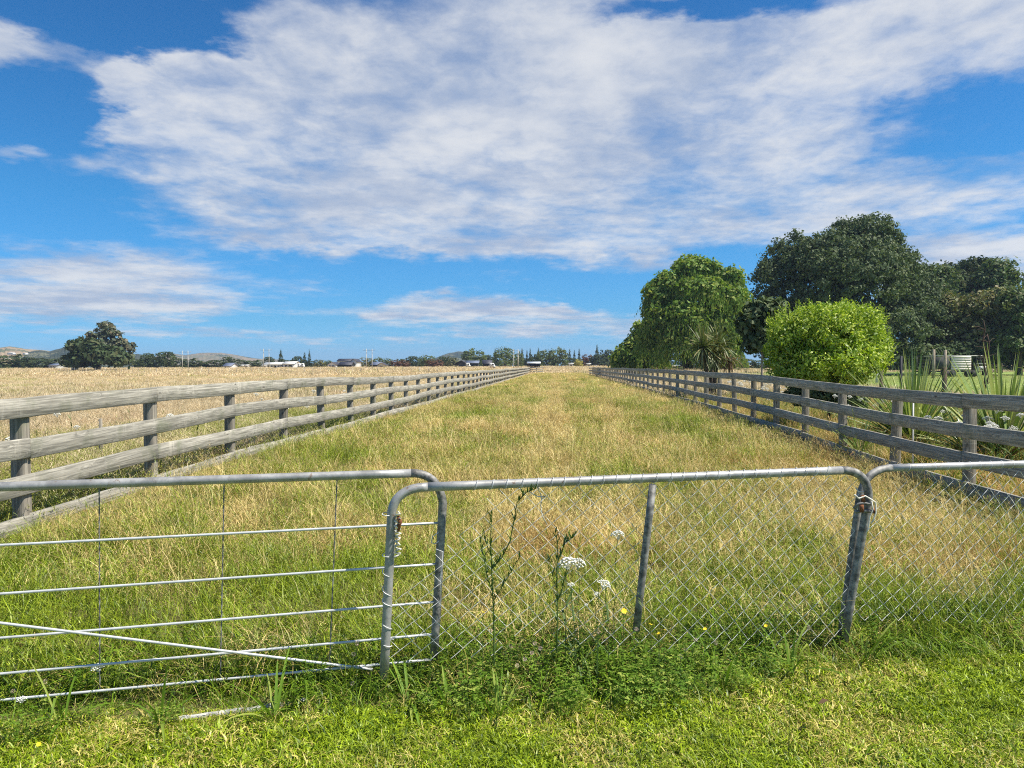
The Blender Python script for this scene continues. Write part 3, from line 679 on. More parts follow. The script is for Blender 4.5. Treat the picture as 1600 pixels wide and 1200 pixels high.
mb = MB(); mb.tube([L_(at(x, y, 3.97)) for x, y in ((685, 832), (676, 838), (674, 848), (680, 850), (686, 845))], .0025, 5); mb.tube([L_(at(x, y, 3.95)) for x, y in ((681, 858), (692, 862), (691, 880), (688, 905), (689, 930))], .0025, 5)
mb.build('binding_wire', M_WIRE, gL, True)

# right gate ----------------------------------------------------------------
ZR = lambda px: 4.47 + (4.80 - 4.47) * (px - 1340) / 260
gR = empty('farm_gate', (at(1318, 1000, 4.47).x, 4.47, 0), 0, 'right chain-link tube gate running out of the picture beyond the rope tie', 'gate')
L_ = local(gR)
rs_ = at(1392, 731, ZR(1392)); rc = at(1348, 733, ZR(1348)); rt = at(1342, 785, ZR(1342)); rb = at(1314, 995, ZR(1320)); re_ = at(2050, 712, ZR(2050))
mb = MB(); mb.tube([L_(p) for p in subdiv(rs_, re_, 14)], .0225, 14); mb.build('top_rail', M_GALV, gR, True)
mb = MB(); mb.tube([L_(p) for p in arc(rs_, rc, rt, 10) + subdiv(rt, rb, 5)[1:]], .0222, 14); mb.build('end_upright', M_OLD, gR, True)
mb = MB(); mb.tube([L_(re_), L_(Vector((re_.x, re_.y, 0)))], .0225, 12); mb.build('end_upright', M_GALV, gR, True)
chain(gR, L_(at(1362, 742, ZR(1362))), L_(at(2045, 722, ZR(2045))), L_(at(1326, 968, ZR(1326))), L_(at(2045, 985, ZR(2045))), .0535, 18, seed=9,
      cut=lambda i, n: (4 - i if i < 4 else (2 if 3 < i < 12 and i % 2 else 0)))
lacing(gR, L_(at(1400, 731, ZR(1400))), L_(at(2000, 713, ZR(2000))), .0225, .085, seed=8)
# tie between middle and right gates
tie = empty('rope_tie', tuple(at(1350, 790, 4.42)), 0, 'frayed white rope and rusty hinge tying the middle and right gates together', 'rope tie')
L_ = local(tie)
def px_tube(mb, pts, Z, r, s=6): mb.tube([L_(at(x, y, Z)) for x, y in pts], r, s)
mb = MB(); px_tube(mb, [(1337, 762), (1341, 768), (1350, 769), (1351, 764)], 4.40, .004); px_tube(mb, [(1335, 773), (1342, 779), (1352, 775), (1362, 781), (1368, 785), (1369, 800), (1365, 812), (1361, 818)], 4.34, .005)
px_tube(mb, [(1362, 783), (1364, 795), (1359, 808), (1357, 825), (1353, 834)], 4.33, .004); px_tube(mb, [(1344, 785), (1339, 792), (1341, 800)], 4.35, .004); mb.build('rope', M_TWINE, tie, True)
mb = MB(); px_tube(mb, [(1334, 795), (1340, 787), (1350, 786), (1363, 788)], 4.345, .009, 8); px_tube(mb, [(1336, 800), (1347, 798), (1364, 799)], 4.35, .010, 8); mb.build('bracket', M_OLD, tie, True)
mb = MB(); px_tube(mb, [(1348, 774), (1349, 785)], 4.35, .013, 8); px_tube(mb, [(1346, 789), (1347, 800)], 4.335, .013, 8); px_tube(mb, [(1364, 794), (1367, 802)], 4.36, .009, 8); mb.build('rusty_pin', M_RUST, tie, True)

# white pole lying in the grass
a, b = at(268, 1108, 3.52), at(478, 1080, 3.72); a.z = gh(a.x, a.y) + .004; b.z = gh(b.x, b.y) + .012
o = empty('fallen_pole', tuple((a + b) / 2), 0); tag(o, 'whitish pole lying half buried in grass below the left gate', 'pole')
mb = MB(); pts = subdiv(a, b, 12); mb.tube([p - (a + b) / 2 + Vector((0, random.gauss(0, .003), random.gauss(0, .004))) for p in pts], .015, 9); 
me = mb.mesh('fallen_pole', M_PIPE, True); bpy.data.objects.remove(o); o = link('fallen_pole', me, None, (a + b) / 2); tag(o, 'whitish pole lying half buried in grass below the left gate', 'pole')

# ------------------------------------------------------------------ trees
def leafcloud(lobes, n, s, rs, flat=.6, inner=.35, puff=1.3, per=30, elong=1.6, outward=.5, full=False):
    """lobes (cx,cy,cz,rx,ry,rz); leaf clumps spread through each lobe's shell, gathered in puffs"""
    lob = np.array(lobes, float); vol = lob[:, 3] * lob[:, 5]; w = vol / vol.sum()
    npuff = max(1, n // per); li = rs.choice(len(lob), npuff, p=w); L = lob[li]
    d = rs.randn(npuff, 3); d /= np.linalg.norm(d, axis=1)[:, None]; d[:, 2] = np.where((d[:, 2] < -.35) & (not full), -d[:, 2] * .8, d[:, 2])
    rr = np.where(rs.rand(npuff) < inner, rs.rand(npuff) ** .5 * .8, .84 + .2 * rs.rand(npuff))
    C = L[:, :3] + d * L[:, 3:6] * rr[:, None]
    pr = puff * (.6 + .8 * rs.rand(npuff))
    idx = np.repeat(np.arange(npuff), per); m = len(idx)
    q = rs.randn(m, 3); q /= np.linalg.norm(q, axis=1)[:, None]; q *= (rs.rand(m) ** .4)[:, None]; q[:, 2] *= .75
    P = C[idx] + q * pr[idx][:, None]
    nrm = q * flat + d[idx] * outward + rs.randn(m, 3) * .55 + np.array([0, 0, .25]); nrm /= np.linalg.norm(nrm, axis=1)[:, None]
    t = np.cross(nrm, rs.randn(m, 3)); t /= np.linalg.norm(t, axis=1)[:, None]; b = np.cross(nrm, t)
    sz = s * (.6 + .8 * rs.rand(m))[:, None]; t *= sz * elong * .5; b *= sz * .5
    V = np.stack([P - t, P + b * .9 - t * .1, P + t, P - b * .9 - t * .1], 1).reshape(-1, 3)
    Fq = np.arange(m * 4).reshape(-1, 4)
    lt = rs.rand(len(lob)); tone = np.stack([np.clip(lt[li][idx] * .35 + rs.rand(npuff)[idx] * .4 + rs.rand(m) * .3, 0, 1), np.ones(m), rs.rand(m)], 1); tone = np.repeat(tone, 4, 0)
    return V, Fq, tone
def trunk_mb(h, r, lobes, rs, k=6):
    mb = MB(); mb.tube([(0, 0, -.2), (rs.randn() * .1 * r, 0, h * .4), (rs.randn() * .3 * r, rs.randn() * .3 * r, h)], [r * 1.2, r * .85, r * .6], 10)
    for i in range(k):
        l = lobes[rs.randint(len(lobes))]; st = Vector((0, 0, h * (.75 + .25 * rs.rand()))); en = Vector((l[0] + rs.randn() * l[3] * .4, l[1] + rs.randn() * l[4] * .4, l[2] + rs.randn() * l[5] * .3))
        md = st.lerp(en, .5) + Vector((0, 0, -.1 * (en - st).length + rs.rand() * .1)); mb.tube([st, md, en], [r * .5, r * .32, r * .10], 7)
    return mb
def tree(name, label, cat, loc, lobes, n, s, mat, bark, th, tr_, seed, group=None, **kw):
    rs = np.random.RandomState(seed); root = empty(name, loc, 0, label, cat, group)
    V, Fq, T = leafcloud(lobes, n, s, rs, **kw); link('crown', mesh_np('crown', V, Fq, mat, False, T), root)
    if th: trunk_mb(th, tr_, lobes, rs).build('trunk', bark, root, True)
    return root
def lobes_px(spec, Z, base):
    """spec: (px,py,rx_px,ry_px[,dy]) -> local lobes about base at depth Z"""
    out = []; k = Z / F
    for sp in spec:
        p = at(sp[0], sp[1], Z); dy = sp[4] if len(sp) > 4 else 0
        out.append((p.x - base[0], dy, p.z - base[2], sp[2] * k, min(sp[2], sp[3] * 1.5) * k, sp[3] * k))
    return out
def base_at(px, Z): p = at(px, 570, Z); return (p.x, Z, gh(p.x, Z))

# great dark tree
Z = 112; b = base_at(1318, Z)
tree('broad_tree', 'huge dark green broadleaf tree, tallest in the view, behind the bright bush', 'tree', b,
     lobes_px([(1300, 405, 62, 45), (1345, 385, 42, 42, -3), (1250, 415, 50, 52, 2), (1215, 455, 42, 55), (1290, 460, 75, 70, -7), (1360, 440, 55, 60, -3), (1395, 425, 32, 38), (1420, 462, 38, 52), (1440, 485, 30, 45), (1400, 510, 55, 55, -3), (1270, 430, 60, 55, -4), (1330, 430, 60, 60, -4), (1280, 500, 60, 50, -5), (1240, 510, 60, 50, -2), (1330, 525, 80, 48, -6), (1195, 500, 22, 42), (1322, 362, 20, 20), (1230, 545, 50, 34, 3), (1300, 550, 60, 30, 3), (1370, 550, 50, 30, 3), (1180, 540, 20, 34, 3)], Z, b),
     150000, .28, M_LDARK, M_BARK, 7, .8, 3, puff=1.05, per=55, inner=.30, elong=1.5, flat=1.4, outward=.3)
# willow
def willow(label, Z, cx, spec, n_str, seed, leaf=.34):
    rs = np.random.RandomState(seed); b = base_at(cx, Z); root = empty('willow_tree', b, 0, label, 'tree'); lobes = lobes_px(spec, Z, b)
    V, Fq, T = leafcloud(lobes, n_str * 6, leaf * 1.05, rs, puff=.9, per=18, inner=.35)
    lob = np.array(lobes); w = lob[:, 3] * lob[:, 5]; w /= w.sum(); SV = []; ST = []
    lt = rs.rand(len(lob))
    for i in range(n_str):
        li_ = rs.choice(len(lob), p=w); l = lob[li_]; d = rs.randn(3); d /= np.linalg.norm(d); d[2] = abs(d[2]) * .8 - .15
        p = l[:3] + d * l[3:6] * (.85 + .2 * rs.rand()); Ln = min(p[2] - .4, (1.0 + 2.8 * rs.rand()) * l[5] / 3.2 + .6); m = int(Ln / (leaf * .55)) + 2; dx, dy = rs.randn(2) * .06 + d[:2] * .12; tn = rs.rand() * .5 + lt[li_] * .5
        for k in range(m):
            z = p[2] - Ln * k / m; cx_, cy_ = p[0] + dx * k * .5 + rs.randn() * .07, p[1] + dy * k * .5 + rs.randn() * .07; a = rs.rand() * 6.28; s = leaf * (.4 + .45 * rs.rand()); c, sn = math.cos(a) * s * .32, math.sin(a) * s * .32
            SV += [(cx_, cy_, z + s * .6), (cx_ + c, cy_ + sn, z), (cx_ + rs.randn() * .05, cy_, z - s * .9), (cx_ - c, cy_ - sn, z + .05)]; ST += [(np.clip(tn * .7 + .3 * rs.rand(), 0, 1), 1, rs.rand())] * 4
    SV = np.array(SV); F2 = np.arange(len(SV)).reshape(-1, 4) + len(V)
    link('crown', mesh_np('crown', np.concatenate([V, SV]), np.concatenate([Fq, F2]), M_LWIL, False, np.concatenate([T, np.array(ST)])), root)
    trunk_mb(5, .6, lobes, rs, 8).build('trunk', M_BARK, root, True); return root
willow('large drooping willow with fresh green crown left of the great dark tree', 100, 1075,
       [(1080, 422, 24, 20), (1102, 428, 26, 20), (1132, 440, 28, 22), (1050, 445, 24, 20), (1030, 462, 20, 24), (1085, 462, 34, 24, -3), (1125, 472, 32, 24, -2), (1150, 470, 14, 26), (1025, 498, 20, 26, -1), (1060, 500, 30, 24, -4), (1105, 502, 28, 22, -3), (1140, 510, 24, 24), (1018, 530, 18, 24), (1050, 535, 28, 28, -4), (1090, 535, 28, 26, -3), (1130, 545, 26, 22)], 5200, 21)
willow('low dark willow sloping down to the fence at the left foot of the large willow', 108, 985,
       [(1002, 545, 22, 26), (985, 556, 20, 18), (1005, 520, 12, 18), (970, 563, 12, 12), (1020, 556, 22, 18)], 1500, 22)
# stand behind on the right: each its own tree
def T2(label, px, Z, spec, n, s, mat, seed, name='broad_tree', bark=M_BARK, th=6, tr_=.4, **kw):
    b = base_at(px, Z); return tree(name, label, 'tree', b, lobes_px(spec, Z, b), n, s, mat, bark, th, tr_, seed, **kw)
T2('mid green tree filling the gap right of the great dark tree', 1440, 124, [(1440, 438, 24, 24), (1468, 440, 24, 24), (1450, 480, 36, 40), (1470, 520, 34, 45)], 11000, .36, M_LMID, 47, puff=1)
T2('light green young tree close against the right flank of the great dark tree', 1450, 118, [(1455, 465, 22, 28), (1450, 510, 28, 40), (1460, 545, 25, 30)], 7000, .38, M_LMID, 31, puff=1)
T2('olive brown tree standing behind the stock trailer', 1475, 112, [(1478, 500, 26, 40), (1480, 540, 34, 30), (1462, 525, 20, 26)], 7000, .38, M_LOLIVE, 32, puff=1)
T2('tall dark pine rising behind the olive trees', 1490, 135, [(1478, 430, 18, 16), (1500, 445, 26, 22), (1485, 475, 35, 35), (1490, 520, 40, 40)], 9000, .42, M_LFAR, 33, 'pine_tree', puff=1.3)
T2('dark pine with a ragged flat top on the skyline', 1525, 138, [(1517, 420, 20, 14), (1535, 425, 22, 18), (1527, 455, 35, 30), (1530, 500, 40, 45)], 9000, .42, M_LFAR, 34, 'pine_tree', puff=1.2)
T2('rounded gum tree on the skyline right of the pines', 1562, 132, [(1560, 425, 24, 18), (1545, 440, 18, 18), (1572, 440, 16, 18), (1560, 475, 34, 34)], 8000, .40, M_LMID, 35, 'gum_tree', puff=1.2)
T2('grey brown gum tree with bare dark trunks in front of the pines', 1540, 108, [(1525, 490, 34, 30), (1548, 480, 30, 28), (1515, 530, 34, 34), (1550, 530, 30, 36), (1500, 550, 24, 22)], 11000, .34, M_LOLIVE, 36, 'gum_tree', puff=.9)
T2('yellowish green tree at the right edge of the picture', 1592, 104, [(1590, 475, 26, 28), (1600, 510, 36, 36), (1580, 545, 34, 30), (1640, 500, 40, 60)], 11000, .34, M_LMID, 37, puff=.9)
T2('dark tree tip just inside the right edge of the skyline', 1604, 150, [(1606, 440, 12, 14), (1625, 470, 30, 40), (1610, 500, 26, 40)], 4000, .42, M_LFAR, 38, puff=1.2)
T2('dark green undergrowth below the great dark tree', 1420, 104, [(1400, 555, 38, 24), (1440, 560, 40, 20), (1350, 560, 45, 22)], 7000, .34, M_LDARK, 39, 'undergrowth_shrub', th=0, puff=.9)
T2('dark shrub mass behind the stock trailer', 1500, 106, [(1490, 558, 50, 20), (1550, 556, 45, 24), (1600, 555, 40, 26)], 8000, .34, M_LFAR, 40, 'undergrowth_shrub', th=0, puff=.9)
T2('small dark tree with large leaves and a thin pale trunk left of the bright bush', 1191, 34, [(1190, 490, 22, 20), (1178, 510, 22, 24), (1200, 520, 22, 30), (1185, 540, 18, 22), (1205, 485, 18, 16)], 6500, .17, M_LDARK, 41, 'small_tree', M_BARKP, 3.0, .06, puff=.35, per=12, elong=1.8)
# bright bush
def shrink(L, k): return [(l[0], l[1], l[2], l[3] * k, l[4] * k, l[5] * k) for l in L]
Z = 20.5; b = base_at(1295, Z)
tree('bright_shrub', 'rounded bright lime green shrub behind the right fence', 'shrub', b,
     shrink(lobes_px([(1290, 520, 62, 42), (1245, 525, 42, 40), (1335, 515, 42, 38), (1355, 550, 34, 38), (1230, 560, 32, 34), (1295, 565, 75, 40, -.3), (1280, 500, 40, 26), (1320, 495, 30, 20), (1245, 582, 38, 20, -.2), (1310, 582, 42, 20, -.2), (1222, 540, 20, 34), (1290, 600, 40, 14)], Z, b), .93),
     46000, .047, M_LBRT, M_BARK, .9, .05, 45, puff=.19, per=20, inner=.3, elong=2.4, outward=.3, full=True)
rs = np.random.RandomState(5); SV = []; ST = []; lb = shrink(lobes_px([(1290, 520, 66, 46), (1245, 525, 46, 42), (1335, 515, 46, 40), (1360, 550, 34, 38), (1228, 560, 32, 34), (1290, 590, 80, 26)], Z, b), .93)
for i in range(1000):
    l = lb[rs.randint(len(lb))]; d = rs.randn(3); d /= np.linalg.norm(d); d[2] = abs(d[2]) if rs.rand() < .8 else d[2]; p = np.array(l[:3]) + d * np.array(l[3:6]) * .97; L = .10 + .26 * rs.rand() ** 2; g = d * .5 + np.array([0, 0, .9]) + rs.randn(3) * .15; g /= np.linalg.norm(g); tn = rs.rand()
    for k in range(int(L / .014)):
        q = p + g * .014 * k; u = rs.randn(3); u -= g * u.dot(g); u /= np.linalg.norm(u); u = u * .7 + g * .7; v = np.cross(u, rs.randn(3)); v /= np.linalg.norm(v); sz = .06 * (.6 + .6 * rs.rand())
        SV += [q, q + u * sz * .5 + v * sz * .17, q + u * sz, q + u * sz * .5 - v * sz * .17]; ST += [(tn * .5 + .5 * rs.rand(), 1, rs.rand())] * 4
sh = [o for o in scene.objects if o.get('label', '').startswith('rounded bright lime')][0]
link('shoots', mesh_np('shoots', np.array(SV), np.arange(len(SV)).reshape(-1, 4), M_LBRT, False, np.array(ST)), sh)
T2('dark low shrub under the lime green shrub behind the rails', 1275, 20.2, [(1275, 626, 34, 22), (1250, 618, 20, 16), (1322, 632, 34, 20)], 6000, .06, M_LDARK, 46, 'low_shrub', th=0, puff=.15, elong=1.8)

# sword-leaf plants -----------------------------------------------------------
def swords(root, name, mat, c, n, L0, L1, w, seed, el0=.25, el1=1.5, bend=.5, az=None):
    rs = np.random.RandomState(seed); V = []; Fq = []; T = []; k = 0; seg = 6
    for i in range(n):
        a = rs.rand() * 6.283 if az is None else az[0] + (az[1] - az[0]) * rs.rand(); el = el0 + (el1 - el0) * rs.rand(); L = L0 + (L1 - L0) * rs.rand(); bd = bend * (.3 + rs.rand()) * (1.2 - el / 1.6); d = rs.rand(); br = rs.rand()
        p = Vector(c) + Vector((math.cos(a), math.sin(a), 0)) * .05 * rs.rand(); s = Vector((-math.sin(a), math.cos(a), 0)); tw = rs.randn() * .5; s = s * math.cos(tw) + Vector((0, 0, 1)) * math.sin(tw) * .7; kink = rs.rand() < .12; ki = rs.randint(3, 6)
        for q in range(seg + 1):
            f = q / seg; ww = w * (.5 + .5 * math.sin(min(1, f * 1.6) * 1.57)) * (1 - f ** 3) * .5 + .002
            V += [tuple(p - s * ww), tuple(p + Vector((0, 0, -ww * .25))), tuple(p + s * ww)]; T += [(d, f, br)] * 3
            if q: o_ = k + 3 * q; Fq += [(o_ - 3, o_ - 2, o_ + 1, o_), (o_ - 2, o_ - 1, o_ + 2, o_ + 1)]
            if kink and q == ki: el -= 1.6
            p = p + Vector((math.cos(a) * math.cos(el), math.sin(a) * math.cos(el), math.sin(el))) * L / seg; el -= bd * 1.6 / seg
        k += 3 * (seg + 1)
    return link(name, mesh_np(name, np.array(V), np.array(Fq), mat, True, np.array(T)), root)
def flax(label, px, Z, L, n, w, seed, **kw):
    p = at(px, 600, Z); root = empty('flax_plant', (p.x, Z, gh(p.x, Z)), 0, label, 'flax plant')
    swords(root, 'leaves', M_FLAX, (0, 0, .05), n, L * .55, L, w, seed, **kw); swords(root, 'dead_leaves', M_DEADL, (0, 0, .05), n // 5, L * .4, L * .75, w * .8, seed + 1, .1, .7, .8); return root
flax('spiky green flax clump behind the right fence between bush and trailer', 1427, 15.5, 2.15, 380, .036, 51, el0=.35, el1=1.54, bend=.28)
flax('tall broad-leaved flax at the right edge of the picture', 1568, 13.2, 2.2, 140, .06, 52, el0=.75, el1=1.55, bend=.25)
flax('low flax with drooping leaves in front of the tall one', 1524, 13.6, 1.2, 110, .055, 53, el0=.3, el1=1.3, bend=.7)
flax('small dark flax showing between the rails under the lime shrub', 1345, 14.6, 1.0, 36, .05, 54, el0=.2, el1=1.3, bend=.6)
# cabbage tree
p = at(1112, 580, 36); ct = empty('cabbage_tree', (p.x, 36, gh(p.x, 36)), 0, 'spiky cabbage tree with three leaf heads rising above the right fence', 'tree')
for k, (px, py, n) in enumerate(((1098, 543, 150), (1122, 538, 150), (1110, 552, 110))):
    c = at(px, py, 36 + (-.4, .4, 0)[k]) - Vector(ct.location); swords(ct, 'leaf_head', M_CORD, tuple(c), n, .85, 1.35, .06, 60 + k, -.6, 1.5, .5)
    mb = MB(); mb.tube([(c.x * .2, c.y * .2, -.1), (c.x * .6, c.y * .6, c.z * .5), tuple(c)], [.12, .10, .09], 8); mb.build('trunk', M_BARK, ct, True)
    swords(ct, 'leaf_skirt', M_CORD, tuple(c - Vector((0, 0, .1))), 60, .8, 1.25, .05, 70 + k, -1.5, -.5, .2)
c = at(1140, 560, 36.3) - Vector(ct.location); swords(ct, 'dead_leaves', M_DEADL, tuple(c), 130, .6, 1.1, .035, 80, -1.4, .5, .5)

# far trees -------------------------------------------------------------------
FT = {}
def far_proto(key, lobes, n, s, mat, th=.18, puff=.12, elong=1.2, seed=0):
    rs = np.random.RandomState(900 + seed); V, Fq, T = leafcloud(lobes, n, s, rs, puff=puff, per=14, inner=.3, elong=elong, full=True)
    me = mesh_np('crown', V, Fq, mat, False, T); mb = MB(); mb.tube([(0, 0, -.02), (0, 0, th + .15)], [.035, .022], 6)
    FT[key] = (me, mb.mesh('trunk', M_BARK, True))
# unit trees: height 1, width about 1
RND = [(0, 0, .12, .42, .4, .13), (0, 0, .55, .40, .40, .40), (-.22, .1, .45, .26, .3, .32), (.22, -.1, .48, .26, .3, .32), (.05, 0, .25, .42, .4, .2)]
RND2 = [(0, 0, .12, .42, .4, .13), (-.15, 0, .62, .28, .3, .34), (.17, 0, .52, .30, .3, .36), (-.3, 0, .35, .2, .25, .28), (.3, 0, .3, .22, .25, .25), (0, 0, .22, .45, .4, .2)]
WIDE = [(0, 0, .12, .42, .4, .13), (-.3, 0, .5, .22, .3, .42), (0, 0, .55, .25, .3, .42), (.28, 0, .48, .24, .3, .40), (-.1, 0, .2, .45, .3, .2), (.15, 0, .2, .4, .3, .2)]
CON = [(0, 0, .15 + .09 * k, .42 * (1 - k / 9.5), .42 * (1 - k / 9.5), .08) for k in range(9)] + [(0, 0, .96, .03, .03, .06)]
for i, (k, l, m) in enumerate((('dark', RND, M_LFAR), ('dark2', RND2, M_LFAR), ('darkw', WIDE, M_LFAR), ('mid', RND, M_LMID), ('mid2', RND2, M_LMID), ('midw', WIDE, M_LMID), ('olive', RND2, M_LOLIVE), ('con', CON, M_LFAR), ('yel', RND, M_LYEL), ('red', RND2, M_LRED), ('gum', RND2, M_LGUM))):
    far_proto(k, l, 2600 if k != 'con' else 1500, .055 if k != 'con' else .045, m, seed=i, puff=.09)
def ftree(kind, x0, x1, ytop, Z, label, name='far_tree', group='trees along the horizon', ybot=None):
    px = (x0 + x1) / 2; b = base_at(px, Z); h = at(px, ytop, Z).z - b[2]; w = (x1 - x0) * Z / F
    root = empty(name, b, 0, label, 'tree', group); cm, tm = FT[kind]; c = link('crown', cm, root); c.scale = (w * 1.05, w * 1.05, h * 1.02); c.rotation_euler = (0, 0, random.choice((0, .4, -.5, 3.3, 2.8)))
    t_ = link('trunk', tm, root); t_.scale = (w * .8, w * .8, h); return root
# the pair on the left horizon
Z = 235; b = base_at(155, Z)
tree('gum_tree', 'tall airy gum tree on the left horizon above the dark oak', 'tree', b, lobes_px([(163, 516, 15, 13), (175, 527, 14, 12), (150, 530, 16, 12), (184, 541, 12, 12), (201, 543, 8, 12), (140, 540, 14, 12), (165, 548, 22, 18), (196, 560, 13, 12), (150, 560, 30, 16)], Z, b), 4200, .75, M_LGUM, M_BARKP, 6, .5, 90, puff=1.1, per=14, inner=.15)
Z = 222; b = base_at(150, Z)
tree('oak_tree', 'dense dark oak standing in front of the gum tree on the left horizon', 'tree', b, lobes_px([(124, 545, 15, 14), (145, 548, 18, 14), (150, 556, 30, 16), (170, 560, 30, 16), (130, 566, 24, 12), (190, 566, 16, 10), (112, 562, 10, 12)], Z, b), 5600, .85, M_LFAR, M_BARK, 4, .5, 91, puff=1.5, per=20, inner=.25)
far = [
 ('darkw', -30, 40, 551, 300, 'dark hedge-like tree at the far left edge of the horizon'), ('dark', 20, 60, 557, 300, 'low dark tree second from the left edge'), ('darkw', 48, 100, 559, 302, 'dark wide tree left of the grey cottage'), ('olive', 92, 112, 557, 310, 'greyish tree between the cottage and the oak'),
 ('dark', 205, 235, 560, 300, 'small dark tree just right of the oak'), ('dark2', 218, 252, 549, 302, 'rounded dark tree right of the oak'), ('dark', 242, 276, 547, 300, 'tallest rounded dark tree left of the first pole pair'), ('darkw', 268, 312, 558, 305, 'dark tree directly behind the first pole pair'), ('darkw', 300, 345, 562, 310, 'long low dark tree right of the first pole pair'),
 ('darkw', 335, 372, 563, 312, 'low dark tree left of the blue-grey house'), ('dark', 345, 368, 556, 315, 'dark tree rising behind the blue-grey house'), ('darkw', 366, 412, 561, 320, 'dark low tree right of the blue-grey house'),
 ('dark', 411, 430, 556, 330, 'round dark tree behind the left end of the white barn'), ('con', 432, 446, 547, 330, 'dark spire conifer behind the white barn'), ('darkw', 436, 462, 560, 335, 'low dark tree behind the white barn roof'), ('dark', 455, 474, 555, 332, 'dark dome-shaped tree at the right end of the white barn'), ('con', 470, 482, 551, 332, 'shorter of two thin conifers right of the white barn'), ('con', 479, 488, 547, 332, 'taller of two thin conifers right of the white barn'), ('darkw', 468, 500, 562, 334, 'low dark tree under the two thin conifers'),
 ('olive', 490, 508, 561, 330, 'pale olive tree left of the white-gabled house'), ('mid', 506, 520, 562, 335, 'small green tree left of the white-gabled house'), ('darkw', 500, 560, 566, 345, 'dark low tree behind the white-gabled house'),
 ('olive', 560, 584, 558, 335, 'olive tree behind the middle pole pair'), ('mid', 583, 600, 557, 335, 'round green tree right of the middle pole pair'), ('mid2', 596, 614, 559, 336, 'green tree beside the round green tree'), ('red', 608, 640, 562, 320, 'brownish tree in the middle of the horizon row'), ('dark2', 618, 636, 559, 338, 'dark tree behind the brownish tree'), ('dark', 632, 656, 555, 330, 'domed dark tree in the middle of the horizon row'),
 ('mid2', 652, 682, 554, 334, 'grey green tree right of the domed dark tree'), ('red', 664, 694, 561, 322, 'brown leafed tree left of the hill'), ('dark2', 682, 706, 555, 334, 'dark tree below the distant wooded hill'), ('olive', 695, 716, 557, 330, 'olive tree left of the black barn'),
 ('mid', 720, 760, 543, 340, 'bright round green tree behind the black barn'), ('dark', 752, 772, 553, 345, 'dark tree right of the bright round tree'), ('con', 768, 780, 545, 345, 'dark thin conifer left of the tall green tree'), ('mid2', 771, 806, 541, 335, 'tall green tree just left of the last pole pair'), ('mid', 803, 818, 548, 345, 'green tree behind the last pole pair'),
 ('con', 810, 822, 545, 360, 'first dark spire right of the last pole pair'), ('con', 819, 828, 548, 362, 'short dark spire above the open shed'), ('con', 824, 833, 545, 360, 'dark twin spire above the open shed'), ('dark2', 826, 846, 551, 352, 'dark tree behind the open shed'), ('con', 836, 847, 544, 362, 'dark spire left of the broad green trees'),
 ('mid2', 838, 868, 545, 345, 'broad green tree right of the open shed'), ('mid', 856, 888, 541, 345, 'tallest of the broad green trees'), ('con', 884, 896, 546, 360, 'dark spire right of the broad green trees'), ('con', 893, 902, 547, 362, 'second dark spire right of the broad trees'), ('con', 900, 910, 545, 360, 'third dark spire right of the broad trees'), ('darkw', 882, 925, 558, 355, 'dark low tree behind the yellow bush'), ('red', 908, 930, 553, 350, 'reddish tree left of the big dark conifer'),
 ('con', 926, 940, 540, 345, 'big dark conifer left of the willows'), ('dark', 922, 950, 552, 347, 'dark tree under the big conifer'), ('dark2', 936, 960, 543, 350, 'dark tree between the big conifer and the willows'), ('dark2', 950, 985, 545, 352, 'dark tree half hidden by the low willow'), ('darkw', 800, 840, 557, 365, 'low dark tree behind the last pole pair'),
 ('yel', 897, 912, 561, 300, 'pale yellow bush at the end of the lane'), ('yel', 953, 967, 559, 290, 'straw yellow bush at the foot of the willows'),
 ('mid', 1140, 1170, 562, 210, 'hazy green tree seen under the small thin-trunked tree'), ('darkw', 1160, 1210, 560, 215, 'dark far tree behind the thin trunk'), ('darkw', 1020, 1160, 556, 190, 'dark far tree seen through the willow'), ('darkw', 1370, 1450, 548, 170, 'dark far tree glimpsed right of the lime shrub'), ('dark2', 1430, 1520, 545, 172, 'dark far tree behind the trailer'), ('darkw', 1500, 1600, 545, 168, 'dark far tree behind the dead sapling'), ('darkw', 1580, 1680, 545, 166, 'dark far tree at the right edge behind the tall flax'), ('darkw', 1200, 1300, 550, 170, 'dark far tree behind the lime shrub'), ('darkw', 1290, 1390, 550, 168, 'second dark far tree behind the lime shrub'),
]
for sp in far: ftree(*sp, name='conifer' if sp[0] == 'con' else ('far_bush' if sp[0] == 'yel' else 'far_tree'))

